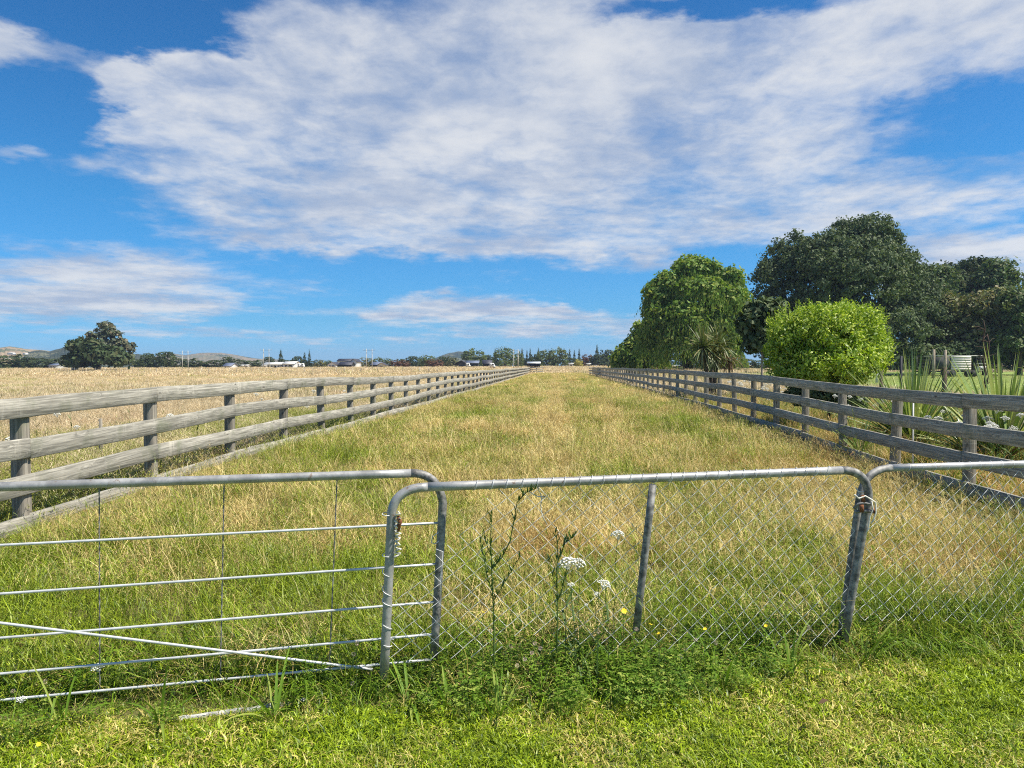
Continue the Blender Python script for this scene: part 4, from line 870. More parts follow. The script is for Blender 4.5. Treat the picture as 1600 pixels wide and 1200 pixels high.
# ------------------------------------------------------------------ hills
def hill_mat(name, c1, c2, c3, sc_):
    m, t, out = newmat(name); geo = t.n.new('ShaderNodeNewGeometry'); P = geo.outputs['Position']; n = t.noise(P, sc_, 5, .6); n2 = t.noise(t.mapping(P, (1, 1, 2.5), (300, 50, 9)), sc_ * 2.2, 4, .6)
    c = t.mix(t.smooth(n, .42, .55), c1, c2); c = t.mix(t.smooth(n2, .53, .6), c, c3); princ(t, out, c, .95, 0, .05); return m
def ridge_mesh(name, prof, Z, depth, mat, trees=0, rough=1.0, seed=1):
    """ridge crest given in picture degrees at distance Z, falling away front and back"""
    rs = np.random.RandomState(seed); xs = np.linspace(prof[0][0], prof[-1][0], 160); ys = np.interp(xs, [p[0] for p in prof], [p[1] for p in prof])
    nz = np.convolve(rs.randn(170), np.ones(7) / 7, 'valid')[:160] * rough; V = []; prof_f = [(-1.0, 0), (-.75, .22), (-.5, .5), (-.25, .8), (0, 1), (.4, .8), (1, 0)]; n = len(prof_f)
    for i, px in enumerate(xs):
        for (f, hh) in prof_f:
            D = Z + f * depth; p = at(px, ys[i] + nz[i] * .35, Z); base = 1.0; X = p.x * D / Z * (1 if f < 0 else 1); z = base + (p.z - base) * hh + rs.randn() * (p.z - base) * .03 * (0 < hh < 1); V.append((X, D, max(z, -2 if hh == 0 else z)))
    i, j = np.meshgrid(np.arange(len(xs) - 1), np.arange(n - 1), indexing='ij'); a = (i * n + j).ravel(); o = link(name, mesh_np(name, np.array(V), np.stack([a, a + n, a + n + 1, a + 1], 1), mat, True)); tag(o, kind='structure'); return o
H_BROWN = hill_mat('brown_hill_pasture', (.30, .22, .13), (.36, .28, .17), (.10, .12, .06), .006)
H_DARK = hill_mat('wooded_hill', (.03, .045, .03), (.05, .06, .035), (.14, .14, .08), .010)
H_MIX = hill_mat('mixed_hill', (.16, .16, .10), (.24, .19, .13), (.05, .07, .04), .008)
ridge_mesh('hills', [(-220, 556), (-60, 546), (0, 543), (15, 541), (40, 545), (75, 548), (110, 556), (150, 566), (190, 572)], 1500, 500, H_BROWN, seed=2)
ridge_mesh('hills', [(20, 572), (45, 550), (62, 547), (75, 550), (90, 546), (108, 539), (114, 541), (130, 552), (170, 562), (215, 553), (240, 556), (270, 566)], 1150, 300, H_DARK, rough=2.2, seed=3)
ridge_mesh('hills', [(190, 572), (230, 560), (262, 552), (275, 553), (290, 555), (315, 551), (345, 551), (370, 555), (400, 560), (440, 562), (500, 570), (540, 573)], 2100, 600, H_MIX, seed=4)
ridge_mesh('hills', [(620, 573), (650, 567), (680, 559), (700, 552), (715, 549), (728, 550), (745, 555), (765, 560), (800, 572)], 1700, 400, H_DARK, rough=1.5, seed=5)

# ------------------------------------------------------------------ buildings far off
def house(name, label, cat, px0, px1, ytop, yeave, Z, wallm, roofm, axis='x', depth=8, windows=3, door=True, rz=0, openfront=False):
    """axis x: ridge runs across the picture; y: gable faces the camera"""
    b = base_at((px0 + px1) / 2, Z); k = Z / F; w = (px1 - px0) * k; he = at(px0, yeave, Z).z - b[2]; hr = at(px0, ytop, Z).z - b[2]
    root = empty(name, b, rz, label, cat); d = depth; x, y = w / 2, d / 2
    mb = MB(); V = [(-x, -y, -.3), (x, -y, -.3), (x, y, -.3), (-x, y, -.3), (-x, -y, he), (x, -y, he), (x, y, he), (-x, y, he)]
    if axis == 'x': V += [(-x, 0, hr), (x, 0, hr)]; Fs = [(0, 1, 5, 4), (2, 3, 7, 6), (1, 2, 6, 9, 5), (3, 0, 4, 8, 7)]; 
    else: V += [(0, -y, hr), (0, y, hr)]; Fs = [(0, 1, 5, 8, 4), (2, 3, 7, 9, 6), (1, 2, 6, 5), (3, 0, 4, 7)]
    if openfront: Fs = Fs[1:]
    mb.add(V, Fs); mb.build('wall', wallm, root)
    mb = MB(); o_ = .35; t_ = .12
    if axis == 'x':
        sl = (hr - he) / y if y else 0
        for s in (-1, 1): mb.add([(-x - o_, s * (y + o_), he - sl * o_ + .02), (x + o_, s * (y + o_), he - sl * o_ + .02), (x + o_, 0, hr + .02), (-x - o_, 0, hr + .02), (-x - o_, s * (y + o_), he - sl * o_ + .02 + t_), (x + o_, s * (y + o_), he - sl * o_ + .02 + t_), (x + o_, 0, hr + .02 + t_), (-x - o_, 0, hr + .02 + t_)], [(0, 1, 2, 3), (7, 6, 5, 4), (0, 4, 5, 1), (1, 5, 6, 2), (3, 7, 4, 0)])
    else:
        sl = (hr - he) / x
        for s in (-1, 1): mb.add([(s * (x + o_), -y - o_, he - sl * o_ + .02), (s * (x + o_), y + o_, he - sl * o_ + .02), (0, y + o_, hr + .02), (0, -y - o_, hr + .02), (s * (x + o_), -y - o_, he - sl * o_ + .02 + t_), (s * (x + o_), y + o_, he - sl * o_ + .02 + t_), (0, y + o_, hr + .02 + t_), (0, -y - o_, hr + .02 + t_)], [(0, 1, 2, 3), (7, 6, 5, 4), (0, 4, 5, 1), (1, 5, 6, 2), (3, 7, 4, 0)])
    mb.build('roof', roofm, root)
    if not openfront:
        for q in range(windows):
            wx = -x + (q + .7) * w / (windows + .4); mb = MB(); mb.box((wx, -y - .03, he * .52), (min(1.3, w / windows * .45), .06, min(1.1, he * .4))); mb.build('window', M_GLASS, root)
        if door: mb = MB(); mb.box((x * .12, -y - .03, he * .36), (min(1.0, w * .12), .06, he * .72)); mb.build('door', M_BLACKW, root)
    else:
        for q in range(5): mb = MB(); mb.tube([(-x + .2 + q * (w - .4) / 4, -y + .1, -.2), (-x + .2 + q * (w - .4) / 4, -y + .1, he)], .12, 6); mb.build('post', M_BLACKW, root)
    return root
house('barn', 'long white barn with low roof on the left horizon', 'barn', 417, 449, 566.5, 569.5, 295, M_WHITEP, M_WHITEP, 'x', 9, 6)
house('barn', 'white gable-ended barn joined to the right of the long white barn', 'barn', 447, 464, 565.3, 568.5, 293, M_WHITEP, M_WHITEP, 'x', 8, 2)
house('shed', 'small white lean-to left of the long white barn', 'shed', 413.5, 419, 569.5, 571, 292, M_WHITEP, M_WHITEP, 'x', 5, 1)
house('house', 'small blue-grey house on the left horizon', 'house', 355, 366, 567.5, 572, 290, M_WHITEP, M_BLUEW, 'x', 8, 2)
house('house', 'low white-walled house with dark roof left of the two-storey house', 'house', 516, 529, 566, 569.5, 300, M_WHITEP, M_ROOFDK, 'y', 9, 2)
house('house', 'two-storey house with long dark roof and white walls', 'house', 531, 553, 561, 564.5, 312, M_WHITEP, M_ROOFDK, 'x', 9, 4)
house('house', 'white gable wing at the right end of the two-storey house', 'house', 551, 561, 561, 565, 308, M_WHITEP, M_ROOFDK, 'y', 9, 1)
house('house', 'dark-roofed low wing in front of the two-storey house', 'house', 533, 551, 566, 570, 300, M_BLACKW, M_ROOFDK, 'x', 6, 3)
house('house', 'grey-roofed bungalow right of the middle pole pair', 'house', 583, 596, 566, 570, 305, M_BLACKW, M_BLUEW, 'x', 7, 2)
house('house', 'cream gabled house right of the grey-roofed bungalow', 'house', 592, 604, 567, 570.5, 298, M_TAN, M_ROOFDK, 'y', 7, 1)
house('barn', 'black barn with dark blue roof below the bright round tree', 'barn', 712, 733, 563.5, 569.5, 300, M_BLACKW, M_ROOFDK, 'y', 14, 2)
house('barn', 'slate-roofed wing joined to the black barn', 'barn', 730, 748, 564, 567.5, 303, M_BLACKW, M_BLUEW, 'x', 9, 2)
house('shed', 'dark red-roofed shed right of the black barn', 'shed', 755, 768, 563, 568, 308, M_BLACKW, M_ROOFDK, 'x', 6, 1)
house('shed', 'open-fronted shed with pale roof near the end of the lane', 'shed', 825, 843, 565.8, 567.8, 262, M_BLACKW, M_ROOFLT, 'x', 6, 0, openfront=True)
house('house', 'grey cottage left of the oak on the left horizon', 'house', 85, 97, 568.5, 571, 285, M_PALEP, M_BLUEW, 'x', 7, 2)
house('caravan', 'small cream caravan near the yellow bush', 'caravan', 889, 895, 567.6, 568.4, 300, M_WHITEP, M_PALEP, 'x', 2.2, 1, False)
house('caravan', 'small pale caravan left of the big dark conifer', 'caravan', 917, 922, 568, 568.8, 300, M_PALEP, M_PALEP, 'x', 2.2, 1, False)
house('caravan', 'left of two small white caravans right of the blue-grey house', 'caravan', 379, 383, 570.4, 571.2, 296, M_WHITEP, M_WHITEP, 'x', 2.2, 1, False)
house('caravan', 'right of two small white caravans right of the blue-grey house', 'caravan', 384.5, 388.5, 570.2, 571.0, 296, M_WHITEP, M_WHITEP, 'x', 2.2, 1, False)
def hillhouse(px, py, w, label):
    p = at(px, py, 1030); root = empty('house', tuple(p), 0, label, 'house'); mb = MB(); mb.box((0, 0, .5), (w, 6, 2.6)); mb.build('wall', M_WHITEP, root); mb = MB(); mb.box((0, 0, 2.1), (w * 1.05, 7, .6), taper=.6); mb.build('roof', M_WHITEP, root)
hillhouse(18, 553.5, 8, 'long white house on the brown hillside at the far left'); hillhouse(40, 554, 4, 'small white house on the hillside right of the long one')
def van(px0, px1, Z, label, ytop=568.5, name='van'):
    b = base_at((px0 + px1) / 2, Z); w = (px1 - px0) * Z / F; root = empty(name, b, 0, label, name.replace('_', ' ')); mb = MB()
    h = 1.9; P = [(-w / 2, .35), (w / 2, .35), (w / 2, 1.0), (w * .38, 1.1), (w * .24, h), (-w / 2 + .1, h), (-w / 2, 1.6)]; n = len(P)
    mb.add([(x, -.9, z) for x, z in P] + [(x, .9, z) for x, z in P], [tuple(range(n)), tuple(range(2 * n - 1, n - 1, -1))] + [(i, (i + 1) % n, (i + 1) % n + n, i + n)[::-1] for i in range(n)]); mb.build('body', M_WHITEP, root)
    mb = MB(); mb.box((w * .1, -.91, 1.45), (w * .3, .04, .5)); mb.build('window', M_GLASS, root)
    for sx in (-.3, .3):
        for sy in (-.85, .85): mb = MB(); mb.tube([(sx * w, sy - .1, .35), (sx * w, sy + .1, .35)], .35, 10); mb.build('wheel', M_TYRE, root)
van(466, 470, 290, 'white van parked at the right end of the white barn'); van(471, 475.5, 290, 'white car beside the van at the white barn', name='car'); van(765, 774, 250, 'white van right of the dark red-roofed shed'); van(728, 735, 285, 'white car in front of the black barn', name='car'); van(114, 119, 222, 'white car at the foot of the oak', name='car'); 

# power poles
def pole(px, ytop, Z, mat, label, arm=True):
    b = base_at(px, Z); h = at(px, ytop, Z).z - b[2]; root = empty('power_pole', b, 0, label, 'power pole', 'power poles across the fields'); mb = MB(); mb.tube([(0, 0, -.3), (0, 0, h)], [.15, .10], 8); mb.build('shaft', mat, root, True)
    mb = MB(); mb.box((0, -.2, h - .5), (2.2, .07, .07)); mb.build('crossarm', M_BARK, root)
    for s in (-1, 0, 1): mb = MB(); mb.tube([(s * 1.0, -.2, h - .42), (s * 1.0, -.2, h - .15)], .06, 6); mb.build('insulator', M_PALEP, root)
pole(285, 548, 262, M_PALEP, 'left pole of the pale pair right of the oak'); pole(294, 548, 262, M_PALEP, 'right pole of the pale pair right of the oak'); pole(412, 545, 280, M_PALEP, 'left pole of the pair at the white barn'); pole(420.5, 545, 280, M_PALEP, 'right pole of the pair at the white barn')
pole(572.5, 545, 262, M_PALEP, 'left pole of the pair right of the two-storey house'); pole(581.5, 545, 258, M_PALEP, 'right pole of the pair right of the two-storey house'); pole(802.5, 546, 245, M_PALEP, 'pale left pole of the pair at the end of the left fence'); pole(809.5, 546, 240, M_TAN, 'tan right pole of the pair at the end of the left fence')

# thin wire fence in the far paddock
wf = empty('wire_fence', (at(420, 580, 158).x, 158, gh(at(420, 580, 158).x, 158)), 0, 'thin post and wire fence crossing the far paddock on the left', 'fence'); oL = Vector(wf.location)
wp = []
for i in range(62):
    f = i / 61; px = 95 + 630 * f ** 1.35; Z = 196 - 46 * f + 4 * math.sin(f * 9); x = (px - 800) / F * Z; wp.append(Vector((x, Z, gh(x, Z))) - oL)
for i, p in enumerate(wp): mb = MB(); h = 1.25 + .15 * random.random(); mb.tube([p + Vector((0, 0, -.1)), p + Vector((random.gauss(0, .04), 0, h))], .045 + .03 * (i % 7 == 0), 6); mb.build('post', M_POST if i % 4 else M_TAN, wf)
for hz in (.5, .85, 1.15): mb = MB(); mb.tube([p + Vector((0, 0, hz)) for p in wp], .008, 4, False); mb.build('wire', M_OLD, wf)

# ------------------------------------------------------------------ right side objects
Z = 92; b = base_at(1478, Z); st = empty('stock_trailer', b, 0, 'weathered stock trailer with a pale corrugated side panel behind the flax', 'trailer'); L_ = local(st); k = Z / F
def tb(x0, x1, y0, y1, dep, m, nm, dy=0, corr=False):
    dy = dy + dep / 2
    a = L_(at(x0, y1, Z)); c = L_(at(x1, y0, Z)); mb = MB()
    if corr:
        mb.box(((a.x + c.x) / 2, dy, (a.z + c.z) / 2), (c.x - a.x, dep, c.z - a.z)); n = 6; hh = (c.z - a.z) / n
        for i in range(n): mb.box(((a.x + c.x) / 2, dy - dep / 2 - .03, a.z + hh * (i + .5)), (c.x - a.x - .04, .05, hh * .62))
    else: mb.box(((a.x + c.x) / 2, dy, (a.z + c.z) / 2), (c.x - a.x, dep, c.z - a.z))
    return mb.build(nm, m, st)
tb(1486, 1517.5, 556, 578.5, 2.3, M_CORR, 'pale_panel', 0, True); tb(1461, 1486, 558, 577, 2.2, M_CORRD, 'front_panel'); [tb(1434, 1461, y_, y_ + 1.1, .08, M_CORRD, 'side_rail', .2) for y_ in (557, 562, 567, 572)]; tb(1433, 1435, 556.5, 576, .1, M_CORRD, 'rail_post', .2); tb(1440, 1534, 579, 581.5, 2.0, M_BLACKW, 'chassis', .05)
tb(1460, 1535, 555.2, 556.6, 2.4, M_PALEP, 'top_rim')
for (x, w) in ((1518, 1), (1524, .6), (1529, .6), (1533.5, 1.2)): tb(x, x + w, 557, 578, .1, M_PALEP if w > 1 else M_CORRD, 'rail_post', -1.0)
for y in (558.5, 563, 568, 573, 577): tb(1517.5, 1534, y, y + .9, .06, M_CORRD if y < 565 else M_PALEP, 'side_rail', -1.02)
tb(1519, 1533, 572, 579, .4, M_WHITEP, 'white_guard', -1.2)
for x in (1472, 1480, 1505, 1513):
    mb = MB(); c = L_(at(x, 584, Z)); mb.tube([(c.x, -1.15, .42), (c.x, -.85, .42)], .42, 14); mb.build('wheel', M_TYRE, st, True)
def wpost(name, label, px, y0, Z, r, mat=M_POST, cat='post', tilt=0, ybase=None, group=None):
    p = at(px, y0, Z); g = gh(p.x, Z); h = p.z - g; mb = MB(); mb.tube([(0, 0, -.2), (tilt * h * .5, 0, h * .5), (tilt * h, 0, h)], [r * 1.05, r, r * .95], 10); o = link(name, mb.mesh(name, mat, False), None, (p.x - tilt * h, Z, g)); tag(o, label, cat, group); return o
wpost('wooden_post', 'tall wooden post left of the trailer front', 1459, 546, 84, .16, M_BARKP); wpost('wooden_post', 'shorter wooden post in front of the trailer panel', 1477, 547, 84, .16, M_BARKP)
wpost('wooden_post', 'dark strainer post standing on the mown grass left of the flax', 1377, 580, 19, .045, M_BARK); wpost('wooden_post', 'tall thin black post in the left side of the flax clump', 1408, 556, 17, .03, M_BLACKW); wpost('wooden_post', 'dark post between the flax clump and the tall flax', 1476, 574, 18, .055, M_BARK)
wpost('marker_peg', 'short white marker peg behind the rails below the flax', 1427, 630, 12.9, .014, M_WHITEP, 'peg')
wpost('post_cap_stake', 'short grey stake under the top rail of the left fence', 157, 654, 12.6, .03, M_POST, 'stake')
def deadstem(px, ytop, Z, label, seed):
    rs = np.random.RandomState(seed); p = at(px, ytop, Z); g = gh(p.x, Z); h = p.z - g; root = empty('dead_sapling', (p.x, Z, g), 0, label, 'dead sapling'); mb = MB(); pts = [Vector((rs.randn() * .05, rs.randn() * .05, h * k / 8)) for k in range(9)]; mb.tube(pts, [.06 - .005 * k for k in range(9)], 6)
    mb.build('stem', M_DEADW, root); mb = MB()
    for i in range(14):
        q = pts[2 + i % 6]; a = rs.rand() * 6.28; L = .25 + .5 * rs.rand(); e = q + Vector((math.cos(a) * L, math.sin(a) * L, L * .5 * rs.rand())); mb.tube([q, q.lerp(e, .5) + Vector((0, 0, .06)), e], [.018, .012, .006], 4, False)
    mb.build('twigs', M_DEADW, root)
deadstem(1536, 500, 32, 'tall reddish dead sapling rising behind the tall flax', 1); deadstem(1544, 522, 32.5, 'shorter reddish dead sapling beside the tall one', 2)
# white railing at the bush
rr = empty('railing', base_at(1368, 60), 0, 'short white wooden railing seen just right of the lime shrub', 'railing'); L_ = local(rr)
for y in (576, 580.5, 585): a = L_(at(1350, y, 60)); c = L_(at(1371, y, 60)); mb = MB(); mb.box(((a.x + c.x) / 2, 0, a.z), (c.x - a.x, .06, .12)); mb.build('rail', M_PALEP, rr)
a = L_(at(1371, 575, 60)); mb = MB(); mb.box((a.x, .08, a.z / 2 - .1), (.16, .14, a.z + .2)); mb.build('post', M_PALEP, rr)

# ------------------------------------------------------------------ wild flowers
def umbel_mesh(r, seed, n=34):
    rs = np.random.RandomState(seed); mb = MB()
    for i in range(n):
        a = i * 2.4; q = r * math.sqrt((i + .5) / n); x, y = q * math.cos(a), q * math.sin(a); z = .18 * r - .5 * q * q / r + rs.randn() * r * .05; s = r * .17 * (.8 + .5 * rs.rand())
        ring = [(x + s * math.cos(t * 1.047 + i), y + s * math.sin(t * 1.047 + i), z + rs.randn() * s * .1) for t in range(6)]; mb.add([(x, y, z + s * .5)] + ring + [(x, y, z - s * .4)], [(0, t + 1, (t + 1) % 6 + 1) for t in range(6)] + [(7, (t + 1) % 6 + 1, t + 1) for t in range(6)])
        if i % 2 == 0: mb.tube([(0, 0, -r * .9), (x * .6, y * .6, -r * .35), (x, y, z - s * .3)], r * .018, 3, False)
    return mb
UM = [umbel_mesh(1.0, k).mesh('flower_head', M_PETAL, False) for k in range(3)]
def stemmesh(h, bend, seed, r=.0022, leaves=4):
    rs = np.random.RandomState(seed); mb = MB(); pts = [(bend * (f ** 2) * h, rs.randn() * .006, h * f) for f in np.linspace(0, 1, 7)]; mb.tube(pts, [r * 1.5] * 3 + [r] * 4, 5, False)
    for i in range(leaves):
        f = .15 + .6 * rs.rand(); k = int(f * 6); p = Vector(pts[k]); a = rs.rand() * 6.28; L = h * (.10 + .12 * rs.rand()); d = Vector((math.cos(a), math.sin(a), .8)).normalized(); s = d.cross(Vector((0, 0, 1))).normalized() * L * .07
        for e in range(3): e0 = p + d * L * e / 3; e1 = p + d * L * (e + 1) / 3 + Vector((0, 0, -.02 * e * L)); mb.quad([e0 - s, e0 + s, e1 + s * .6, e1 - s * .6])
    return mb.mesh('stem', M_STEM, False)
SM = [stemmesh(1.0, .05 * (k - 1), k, .0028) for k in range(3)]
def carrot(p, h, r, label, group=None, i=0, tilt=(0, 0)):
    root = empty('wild_carrot', (p[0], p[1], p[2]), random.random() * 6, label, 'wildflower', group)
    s = link('stem', SM[i % 3], root); s.scale = (h, h, h)
    hd = link('flower_head', UM[i % 3], root, (.05 * ((i % 3) - 1) * h, 0, h + r * .7)); hd.scale = (r, r, r * (1.1 + .4 * random.random())); hd.rotation_euler = (random.gauss(tilt[0], .15), random.gauss(tilt[1], .15), 0)
    return root
def carrot_px(px, py, Z, r, label, i=0, group=None):
    p = at(px, py, Z); g = gh(p.x, Z); return carrot((p.x, Z, g), p.z - g - r * .5, r, label, group, i)
carrot_px(884, 879, 4.02, .052, 'largest white wild carrot flower, against the mesh of the middle gate', 1); carrot_px(904, 879, 4.06, .040, 'white wild carrot flower touching the right side of the largest one', 1)
carrot_px(960, 832, 4.5, .040, 'white wild carrot flower highest on the middle gate, left of its centre upright', 2); carrot_px(951, 914, 3.95, .038, 'white wild carrot flower below the high one at the middle gate', 0); carrot_px(898, 915, 3.9, .020, 'small white flower head just below the largest wild carrot', 0); carrot_px(932, 928, 3.9, .017, 'small white flower head left of the centre upright', 1); carrot_px(152, 1041, 3.7, .030, 'faded wild carrot head on the second lowest bar of the left gate', 2)
carrot_px(909, 945, 3.85, .010, 'tiny white flower low under the two small white heads', 2); carrot_px(36, 1091, 3.4, .022, 'faded seed head at the lowest bar near the left edge', 2)
rs = np.random.RandomState(77)
n = 0
while n < 120:
    y = 8.5 + 24 * rs.rand() ** 1.6; x = XR(y) + .3 + rs.rand() * 3.8; 
    if x > .69 * y + .2: continue
    carrot((x, y, gh(x, y)), .60 + .45 * rs.rand(), .05 + .04 * rs.rand(), 'white wild carrot flower in the weeds outside the right-hand fence', 'wild carrot flowers outside the right fence', n); n += 1
n = 0
while n < 22:
    y = 7.5 + 22 * rs.rand() ** 1.3; x = XL(y) - .35 - rs.rand() * 5
    if x < -.69 * y: continue
    carrot((x, y, gh(x, y)), .5 + .3 * rs.rand(), .045 + .035 * rs.rand(), 'white wild carrot flower in the paddock behind the left-hand fence', 'wild carrot flowers behind the left fence', n); n += 1
# clover heads and yellow flowers by the middle gate
def ball(r, seed):
    rs = np.random.RandomState(seed); mb = MB()
    for i in range(40):
        z = 1 - 2 * (i + .5) / 40; q = math.sqrt(1 - z * z); a = i * 2.4; d = Vector((q * math.cos(a), q * math.sin(a), z)); t = d.orthogonal().normalized(); b_ = d.cross(t); s = .22
        mb.quad([d * .55 + t * s * .5, d * .7 + b_ * s * .5, d * (1 + .12 * rs.randn()), d * .7 - b_ * s * .5])
    return mb.mesh('flower_head', None)
CB = ball(1, 1); CB.materials.append(M_CLOVERF)
mb = MB()
for i in range(7):
    a = i * .897; c, s = math.cos(a), math.sin(a); mb.quad([(0, 0, 0), (c * .6 - s * .35, s * .6 + c * .35, .2), (c, s, .3), (c * .6 + s * .35, s * .6 - c * .35, .2)])
YF = mb.mesh('flower_head', M_YEL)
SS = stemmesh(1.0, .03, 9, .006, 1)
def small_flower(name, me, px, py, Z, r, label, cat, group):
    p = at(px, py, Z); g = gh(p.x, Z); h = max(.04, p.z - g); root = empty(name, (p.x, Z, g), 0, label, cat, group); s = link('stem', SS, root); s.scale = (h * .5, h * .5, h); hd = link('flower_head', me, root, (.015 * h, 0, h)); hd.scale = (r, r, r); hd.rotation_euler = (random.gauss(-.3, .3), random.gauss(0, .3), random.random() * 6)
for (x, y) in ((797, 1010), (830, 1020), (819, 1030), (843, 1013), (807, 1040), (765, 985), (1070, 1015), (1063, 1025), (1085, 1000), (1117, 1004), (556, 1005), (551, 1022), (993, 983), (900, 962), (934, 987), (834, 1005), (1262, 981), (258, 1063), (70, 1065), (20, 1080), (550, 1068)):
    small_flower('clover_flower', CB, x, y, 3.74 + (y < 1000) * .12 - (x < 600) * .12, .012, 'faded pinkish clover head in the green verge at the gates', 'wildflower', 'clover heads along the gates')
for (x, y) in ((973, 955), (933, 913), (1015, 976), (1100, 983), (1195, 978), (1030, 965), (753, 957), (1038, 985), (60, 1163), (1233, 1073), (1028, 990)):
    small_flower('yellow_flower', YF, x, y, 3.86 if y < 1000 else 3.2, .011 if x != 973 else .017, 'small yellow flower in the verge near the middle gate' if y < 1050 else 'small yellow flower low in the mown foreground lawn', 'wildflower', 'yellow flowers by the middle gate' if y < 1050 else 'yellow flowers in the lawn')
# tall dark weeds at the middle gate
def weed(label, strokes, Z, seed, base):
    p = at(base[0], base[1], Z); root = empty('tall_weed', (p.x, p.y, 0), 0, label, 'weed'); L_ = local(root); rs = np.random.RandomState(seed); lf = MB(); tv = []
    for st_, r in strokes:
        mb = MB(); P3 = [L_(at(x, y, Z)) for x, y in st_]; n = len(P3); mb.tube(P3, [r * .7 * (1 - .55 * k / (n - 1)) for k in range(n)], 6, False); mb.build('stem', M_STEM, root, True)
        for k in range(n - 1):
            for q in range(9):
                o_ = P3[k].lerp(P3[k + 1], rs.rand()); a = rs.rand() * 6.28; L = .02 + .035 * rs.rand(); d = Vector((math.cos(a), math.sin(a), .9 + rs.rand())).normalized(); s = d.cross(Vector((0, 0, 1))).normalized() * L * .11; lf.quad([o_ - s, o_ + s, o_ + d * L * .6 + s, o_ + d * L]); 
    lf.build('leaves', M_STEM, root)
weed('tall dark branching weed stem left of the largest wild carrot', [([(772, 1040), (772, 985), (770, 930), (768, 885), (767, 840), (768, 800)], .006), ([(768, 890), (785, 870), (797, 845), (803, 815), (808, 785), (822, 770), (840, 762)], .0045), ([(770, 925), (762, 905), (756, 870), (750, 840)], .004), ([(768, 870), (760, 850), (755, 825)], .003), ([(770, 940), (786, 915), (800, 890), (815, 865)], .003)], 3.80, 5, (772, 1063))
weed('second dark weed with narrow leaves beneath the largest wild carrot', [([(870, 1020), (871, 960), (870, 900), (871, 850), (868, 830)], .005), ([(871, 940), (880, 915), (885, 890)], .004), ([(870, 920), (862, 895), (858, 870)], .003), ([(871, 880), (882, 850), (897, 838)], .0025)], 3.86, 6, (870, 1050))
# broad grass blades arching from the verge
def broad(label, px, py, Z, n, L0, L1, w, seed, az=None):
    p = at(px, py, Z); root = empty('coarse_grass_tuft', (p.x, p.y, gh(p.x, p.y)), 0, label, 'grass tuft', 'coarse grass tufts along the gates'); swords(root, 'leaves', M_WEEDL, (0, 0, .0), n, L0, L1, w, seed, .5, 1.4, 1.3, az)
for k, (px, Z, n, lab) in enumerate(((700, 3.68, 14, 'coarse grass tuft with arching blades left of the tall weed'), (640, 3.7, 10, 'coarse grass tuft at the foot of the left upright of the middle gate'), (1130, 3.95, 12, 'coarse grass tuft right of the centre upright'), (1350, 4.25, 14, 'coarse grass tuft right of the foot of the rope-tied uprights'), (1235, 4.15, 12, 'coarse grass tuft left of the foot of the rope-tied uprights'), (1530, 4.6, 10, 'coarse grass tuft below the right gate'), (780, 3.6, 9, 'coarse grass tuft under the tall weed'), (430, 3.55, 9, 'coarse grass tuft below the left gate near the fallen pole'), (250, 3.5, 9, 'coarse grass tuft left of the fallen pole'), (100, 3.5, 9, 'coarse grass tuft under the left end of the left gate'))):
    broad(lab, px, HOR + 1.6 * F / Z, Z, n, .14, .34, .012, 300 + k)
# dead leaf on the lawn
p = at(1278, 1118, 3.42); o = link('dead_leaf', None); bpy.data.objects.remove(o); mb = MB(); mb.add([(0, 0, 0), (.03, .03, .012), (.07, .035, .0), (.05, .0, .018), (.02, -.015, .01)], [(0, 4, 3), (0, 3, 1), (3, 2, 1)]); o = link('dead_leaf', mb.mesh('dead_leaf', M_DEADL), None, (p.x, p.y, .05)); tag(o, 'curled brown dead leaf lying on the lawn at lower right', 'leaf')

# ------------------------------------------------------------------ haze, sky, sun
def haze():
    mb = MB(); mb.box((0, 1950, 29.0), (9000, 4100, 92)); m, t, out = newmat('haze'); v = t.n.new('ShaderNodeVolumePrincipled'); v.inputs['Color'].default_value = (.62, .76, 1, 1); v.inputs['Density'].default_value = HAZE; v.inputs['Anisotropy'].default_value = .2
    t.l.new(v.outputs[0], out.inputs['Volume']); o = mb.build('haze', m); tag(o, 'thin blue summer haze over the far hills', 'haze', kind='stuff'); o.visible_shadow = True
HAZE = .00018
haze()

SUN_EL, SUN_AZ = rad(56), rad(102)     # azimuth clockwise from +y (view direction)
sd = Vector((math.sin(SUN_AZ) * math.cos(SUN_EL), math.cos(SUN_AZ) * math.cos(SUN_EL), math.sin(SUN_EL)))
sl = bpy.data.lights.new('sun', 'SUN'); sl.energy = 5.0; sl.angle = rad(.5); sl.color = (1, .935, .82); so = bpy.data.objects.new('sun', sl); COL.objects.link(so); so.rotation_euler = (-sd).to_track_quat('-Z', 'Y').to_euler(); so.location = (40, 0, 60)
w = bpy.data.worlds.new('World'); scene.world = w; w.use_nodes = True; w.node_tree.nodes.clear(); t = NT(w.node_tree)
out = t.n.new('ShaderNodeOutputWorld'); bg = t.n.new('ShaderNodeBackground'); bg.inputs[1].default_value = .078; t.l.new(bg.outputs[0], out.inputs[0])
sky = t.n.new('ShaderNodeTexSky'); sky.sky_type = 'NISHITA'; sky.sun_disc = False; sky.sun_elevation = SUN_EL; sky.sun_rotation = SUN_AZ; sky.air_density = 1.0; sky.dust_density = .3; sky.ozone_density = 2.5; sky.altitude = 0
tc = t.n.new('ShaderNodeTexCoord'); D = tc.outputs['Generated']; sx = t.n.new('ShaderNodeSeparateXYZ'); t.l.new(D, sx.inputs[0]); dx, dy, dz = sx.outputs
az = t.math('ARCTAN2', dx, dy); hl = t.math('SQRT', t.math('ADD', t.math('MULTIPLY', dx, dx), t.math('MULTIPLY', dy, dy))); el = t.math('DIVIDE', dz, t.math('MAXIMUM', hl, .05))
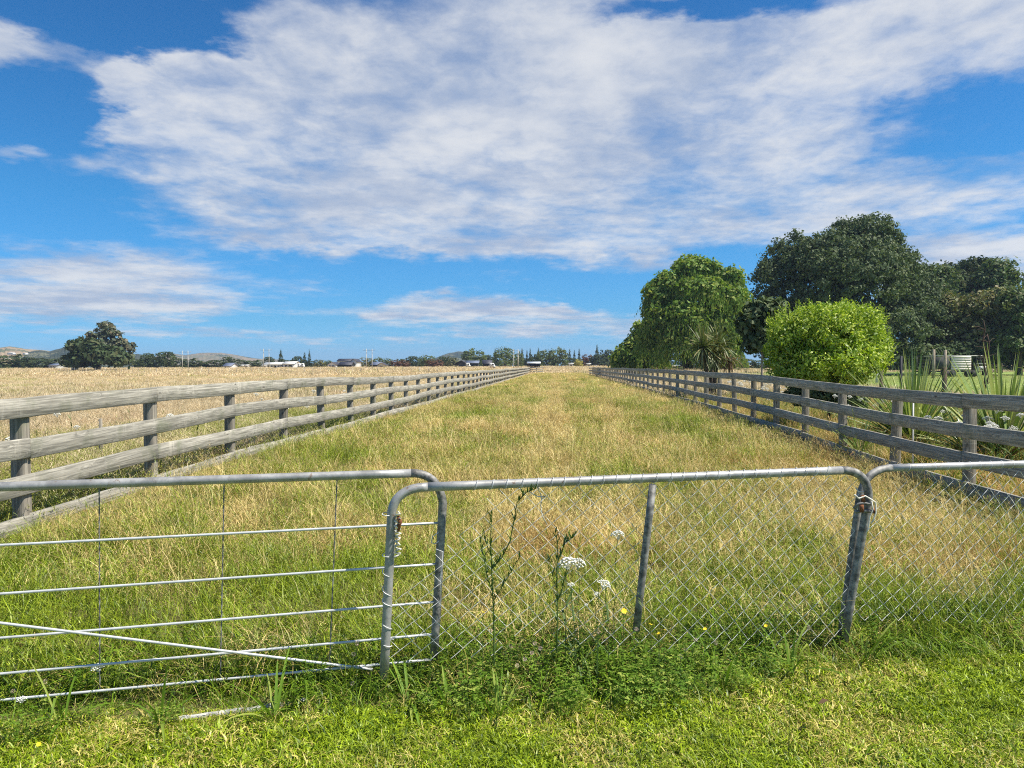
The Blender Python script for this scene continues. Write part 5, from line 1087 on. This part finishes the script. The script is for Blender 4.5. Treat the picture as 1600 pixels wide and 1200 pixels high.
cb = t.n.new('ShaderNodeCombineXYZ'); t.l.new(az, cb.inputs[0]); t.l.new(el, cb.inputs[1]); AE = cb.outputs[0]
zz = t.math('MAXIMUM', t.math('ADD', dz, .09), .05); cp = t.n.new('ShaderNodeCombineXYZ'); t.l.new(t.math('DIVIDE', dx, zz), cp.inputs[0]); t.l.new(t.math('DIVIDE', dy, zz), cp.inputs[1]); CP = cp.outputs[0]
wv = t.n.new('ShaderNodeTexNoise'); t.l.new(AE, wv.inputs['Vector']); wv.inputs['Scale'].default_value = 5; wv.inputs['Detail'].default_value = 3
AEw = t.vmath('ADD', AE, t.vmath('MULTIPLY', t.vmath('SUBTRACT', wv.outputs['Color'], (.5, .5, .5)).outputs[0], (.10, .05, 0)).outputs[0]).outputs[0]
w2 = t.n.new('ShaderNodeTexNoise'); t.l.new(t.mapping(AE, (1, 2.2, 1)), w2.inputs['Vector']); w2.inputs['Scale'].default_value = 13; w2.inputs['Detail'].default_value = 6; w2.inputs['Roughness'].default_value = .6
AEw = t.vmath('ADD', AEw, t.vmath('MULTIPLY', t.vmath('SUBTRACT', w2.outputs['Color'], (.5, .5, .5)).outputs[0], (.16, .055, 0)).outputs[0]).outputs[0]
def blob(px, py, rx, ry, wgt):
    u = math.atan((px - 800) / F); v = (HOR - py) / F * math.cos(u)
    s = t.vmath('MULTIPLY', t.vmath('SUBTRACT', AEw, (u, v, 0)).outputs[0], (F / rx / 1.0, F / ry, 0)).outputs[0]
    ln = t.vmath('LENGTH', s).outputs['Value']
    return t.smooth(ln, .05, 1.6, wgt, 0)
BL = [(860, 130, 500, 200, 1.0), (1120, 210, 430, 150, .8), (430, 200, 170, 90, .75), (300, 165, 110, 60, .8), (340, 250, 160, 30, .5), (480, 60, 110, 60, .6), (700, 330, 330, 60, .7), (900, 365, 420, 42, .8), (600, 372, 240, 22, .5), (1480, 285, 330, 44, .85), (1535, 45, 130, 60, 1.1), (270, 105, 95, 36, 1.0), (0, 60, 120, 44, 1.1), (60, 440, 300, 58, 1.0), (170, 270, 110, 14, .4),
      (700, 475, 150, 22, .85), (900, 508, 260, 28, .8), (450, 523, 230, 10, .6), (1540, 405, 170, 38, .95), (860, 485, 200, 14, .3), (15, 240, 40, 12, .5), (1260, 75, 260, 70, .55), (1420, 60, 120, 40, .3), (330, 240, 180, 50, .6), (380, 330, 200, 36, .5),
      (575, 203, 110, 20, -.30), (1080, 12, 200, 22, -.8), (880, 15, 90, 30, .2), (1490, 165, 100, 36, -.45), (1500, 245, 170, 20, -.5), (640, 312, 110, 12, -.35), (190, 60, 130, 44, -1.1), (90, 170, 100, 50, -.5), (1250, 15, 100, 24, -.4), (1250, 90, 200, 50, .4), (560, 300, 120, 10, -.2), (1000, 130, 90, 40, -.15)]
acc = None
for b_ in BL:
    o_ = blob(*b_); acc = o_ if acc is None else t.math('ADD', acc, o_)
acc = t.math('MINIMUM', acc, .80)
n1 = t.noise(CP, .62, 9, .58, .35); n2 = t.noise(CP, 2.6, 7, .6, .1); n3 = t.noise(t.mapping(CP, (1, .9, 1)), 1.6, 6, .55)
front = t.smooth(dy, -.2, .35)
dens = t.math('ADD', t.math('ADD', acc, t.math('MULTIPLY', t.math('SUBTRACT', 1, front), .35)), t.math('MULTIPLY', t.math('SUBTRACT', n1, .5), 2.3)); dens = t.math('ADD', dens, t.math('MULTIPLY', t.math('SUBTRACT', n2, .5), .85))
n4 = t.noise(t.mapping(CP, (1, .8, 1)), 8, 6, .62, .3); dens = t.math('ADD', dens, t.math('MULTIPLY', t.math('SUBTRACT', n4, .5), .55)); alpha = t.smooth(dens, .14, 1.0); alpha = t.math('MULTIPLY', alpha, t.smooth(dz, .0, .03, 0, 1))
shade = t.smooth(t.math('ADD', t.math('ADD', t.math('MULTIPLY', n3, .62), t.math('MULTIPLY', n2, .25)), t.math('MULTIPLY', n4, .15)), .40, .62)
ccol = t.mix(shade, (3.6, 4.25, 5.5), (6.5, 6.65, 6.9))
thin = t.smooth(dens, .35, 1.3)
SKYG = t.mix(1.0, sky.outputs[0], t.ramp(dz, [(0.0, (.34, .80, 1.60)), (.06, (.25, .70, 1.18)), (.20, (.21, .74, 1.12)), (.5, (.17, .61, 1.0))]), 'MULTIPLY')
col = t.mix(t.math('MULTIPLY', alpha, .93), SKYG, ccol); t.l.new(col, bg.inputs[0])
w.cycles.sampling_method = 'MANUAL'; w.cycles.sample_map_resolution = 512

scene.view_settings.view_transform = 'Standard'; scene.view_settings.look = 'None'; scene.view_settings.exposure = 0.62; scene.view_settings.gamma = 1
c = scene.cycles; c.max_bounces = 6; c.diffuse_bounces = 3; c.glossy_bounces = 2; c.transmission_bounces = 3; c.volume_bounces = 0; c.transparent_max_bounces = 4; c.use_denoising = False; c.denoising_prefilter = 'ACCURATE'; c.denoising_input_passes = 'RGB_ALBEDO_NORMAL'; c.sample_clamp_indirect = 4; c.filter_width = 1.1
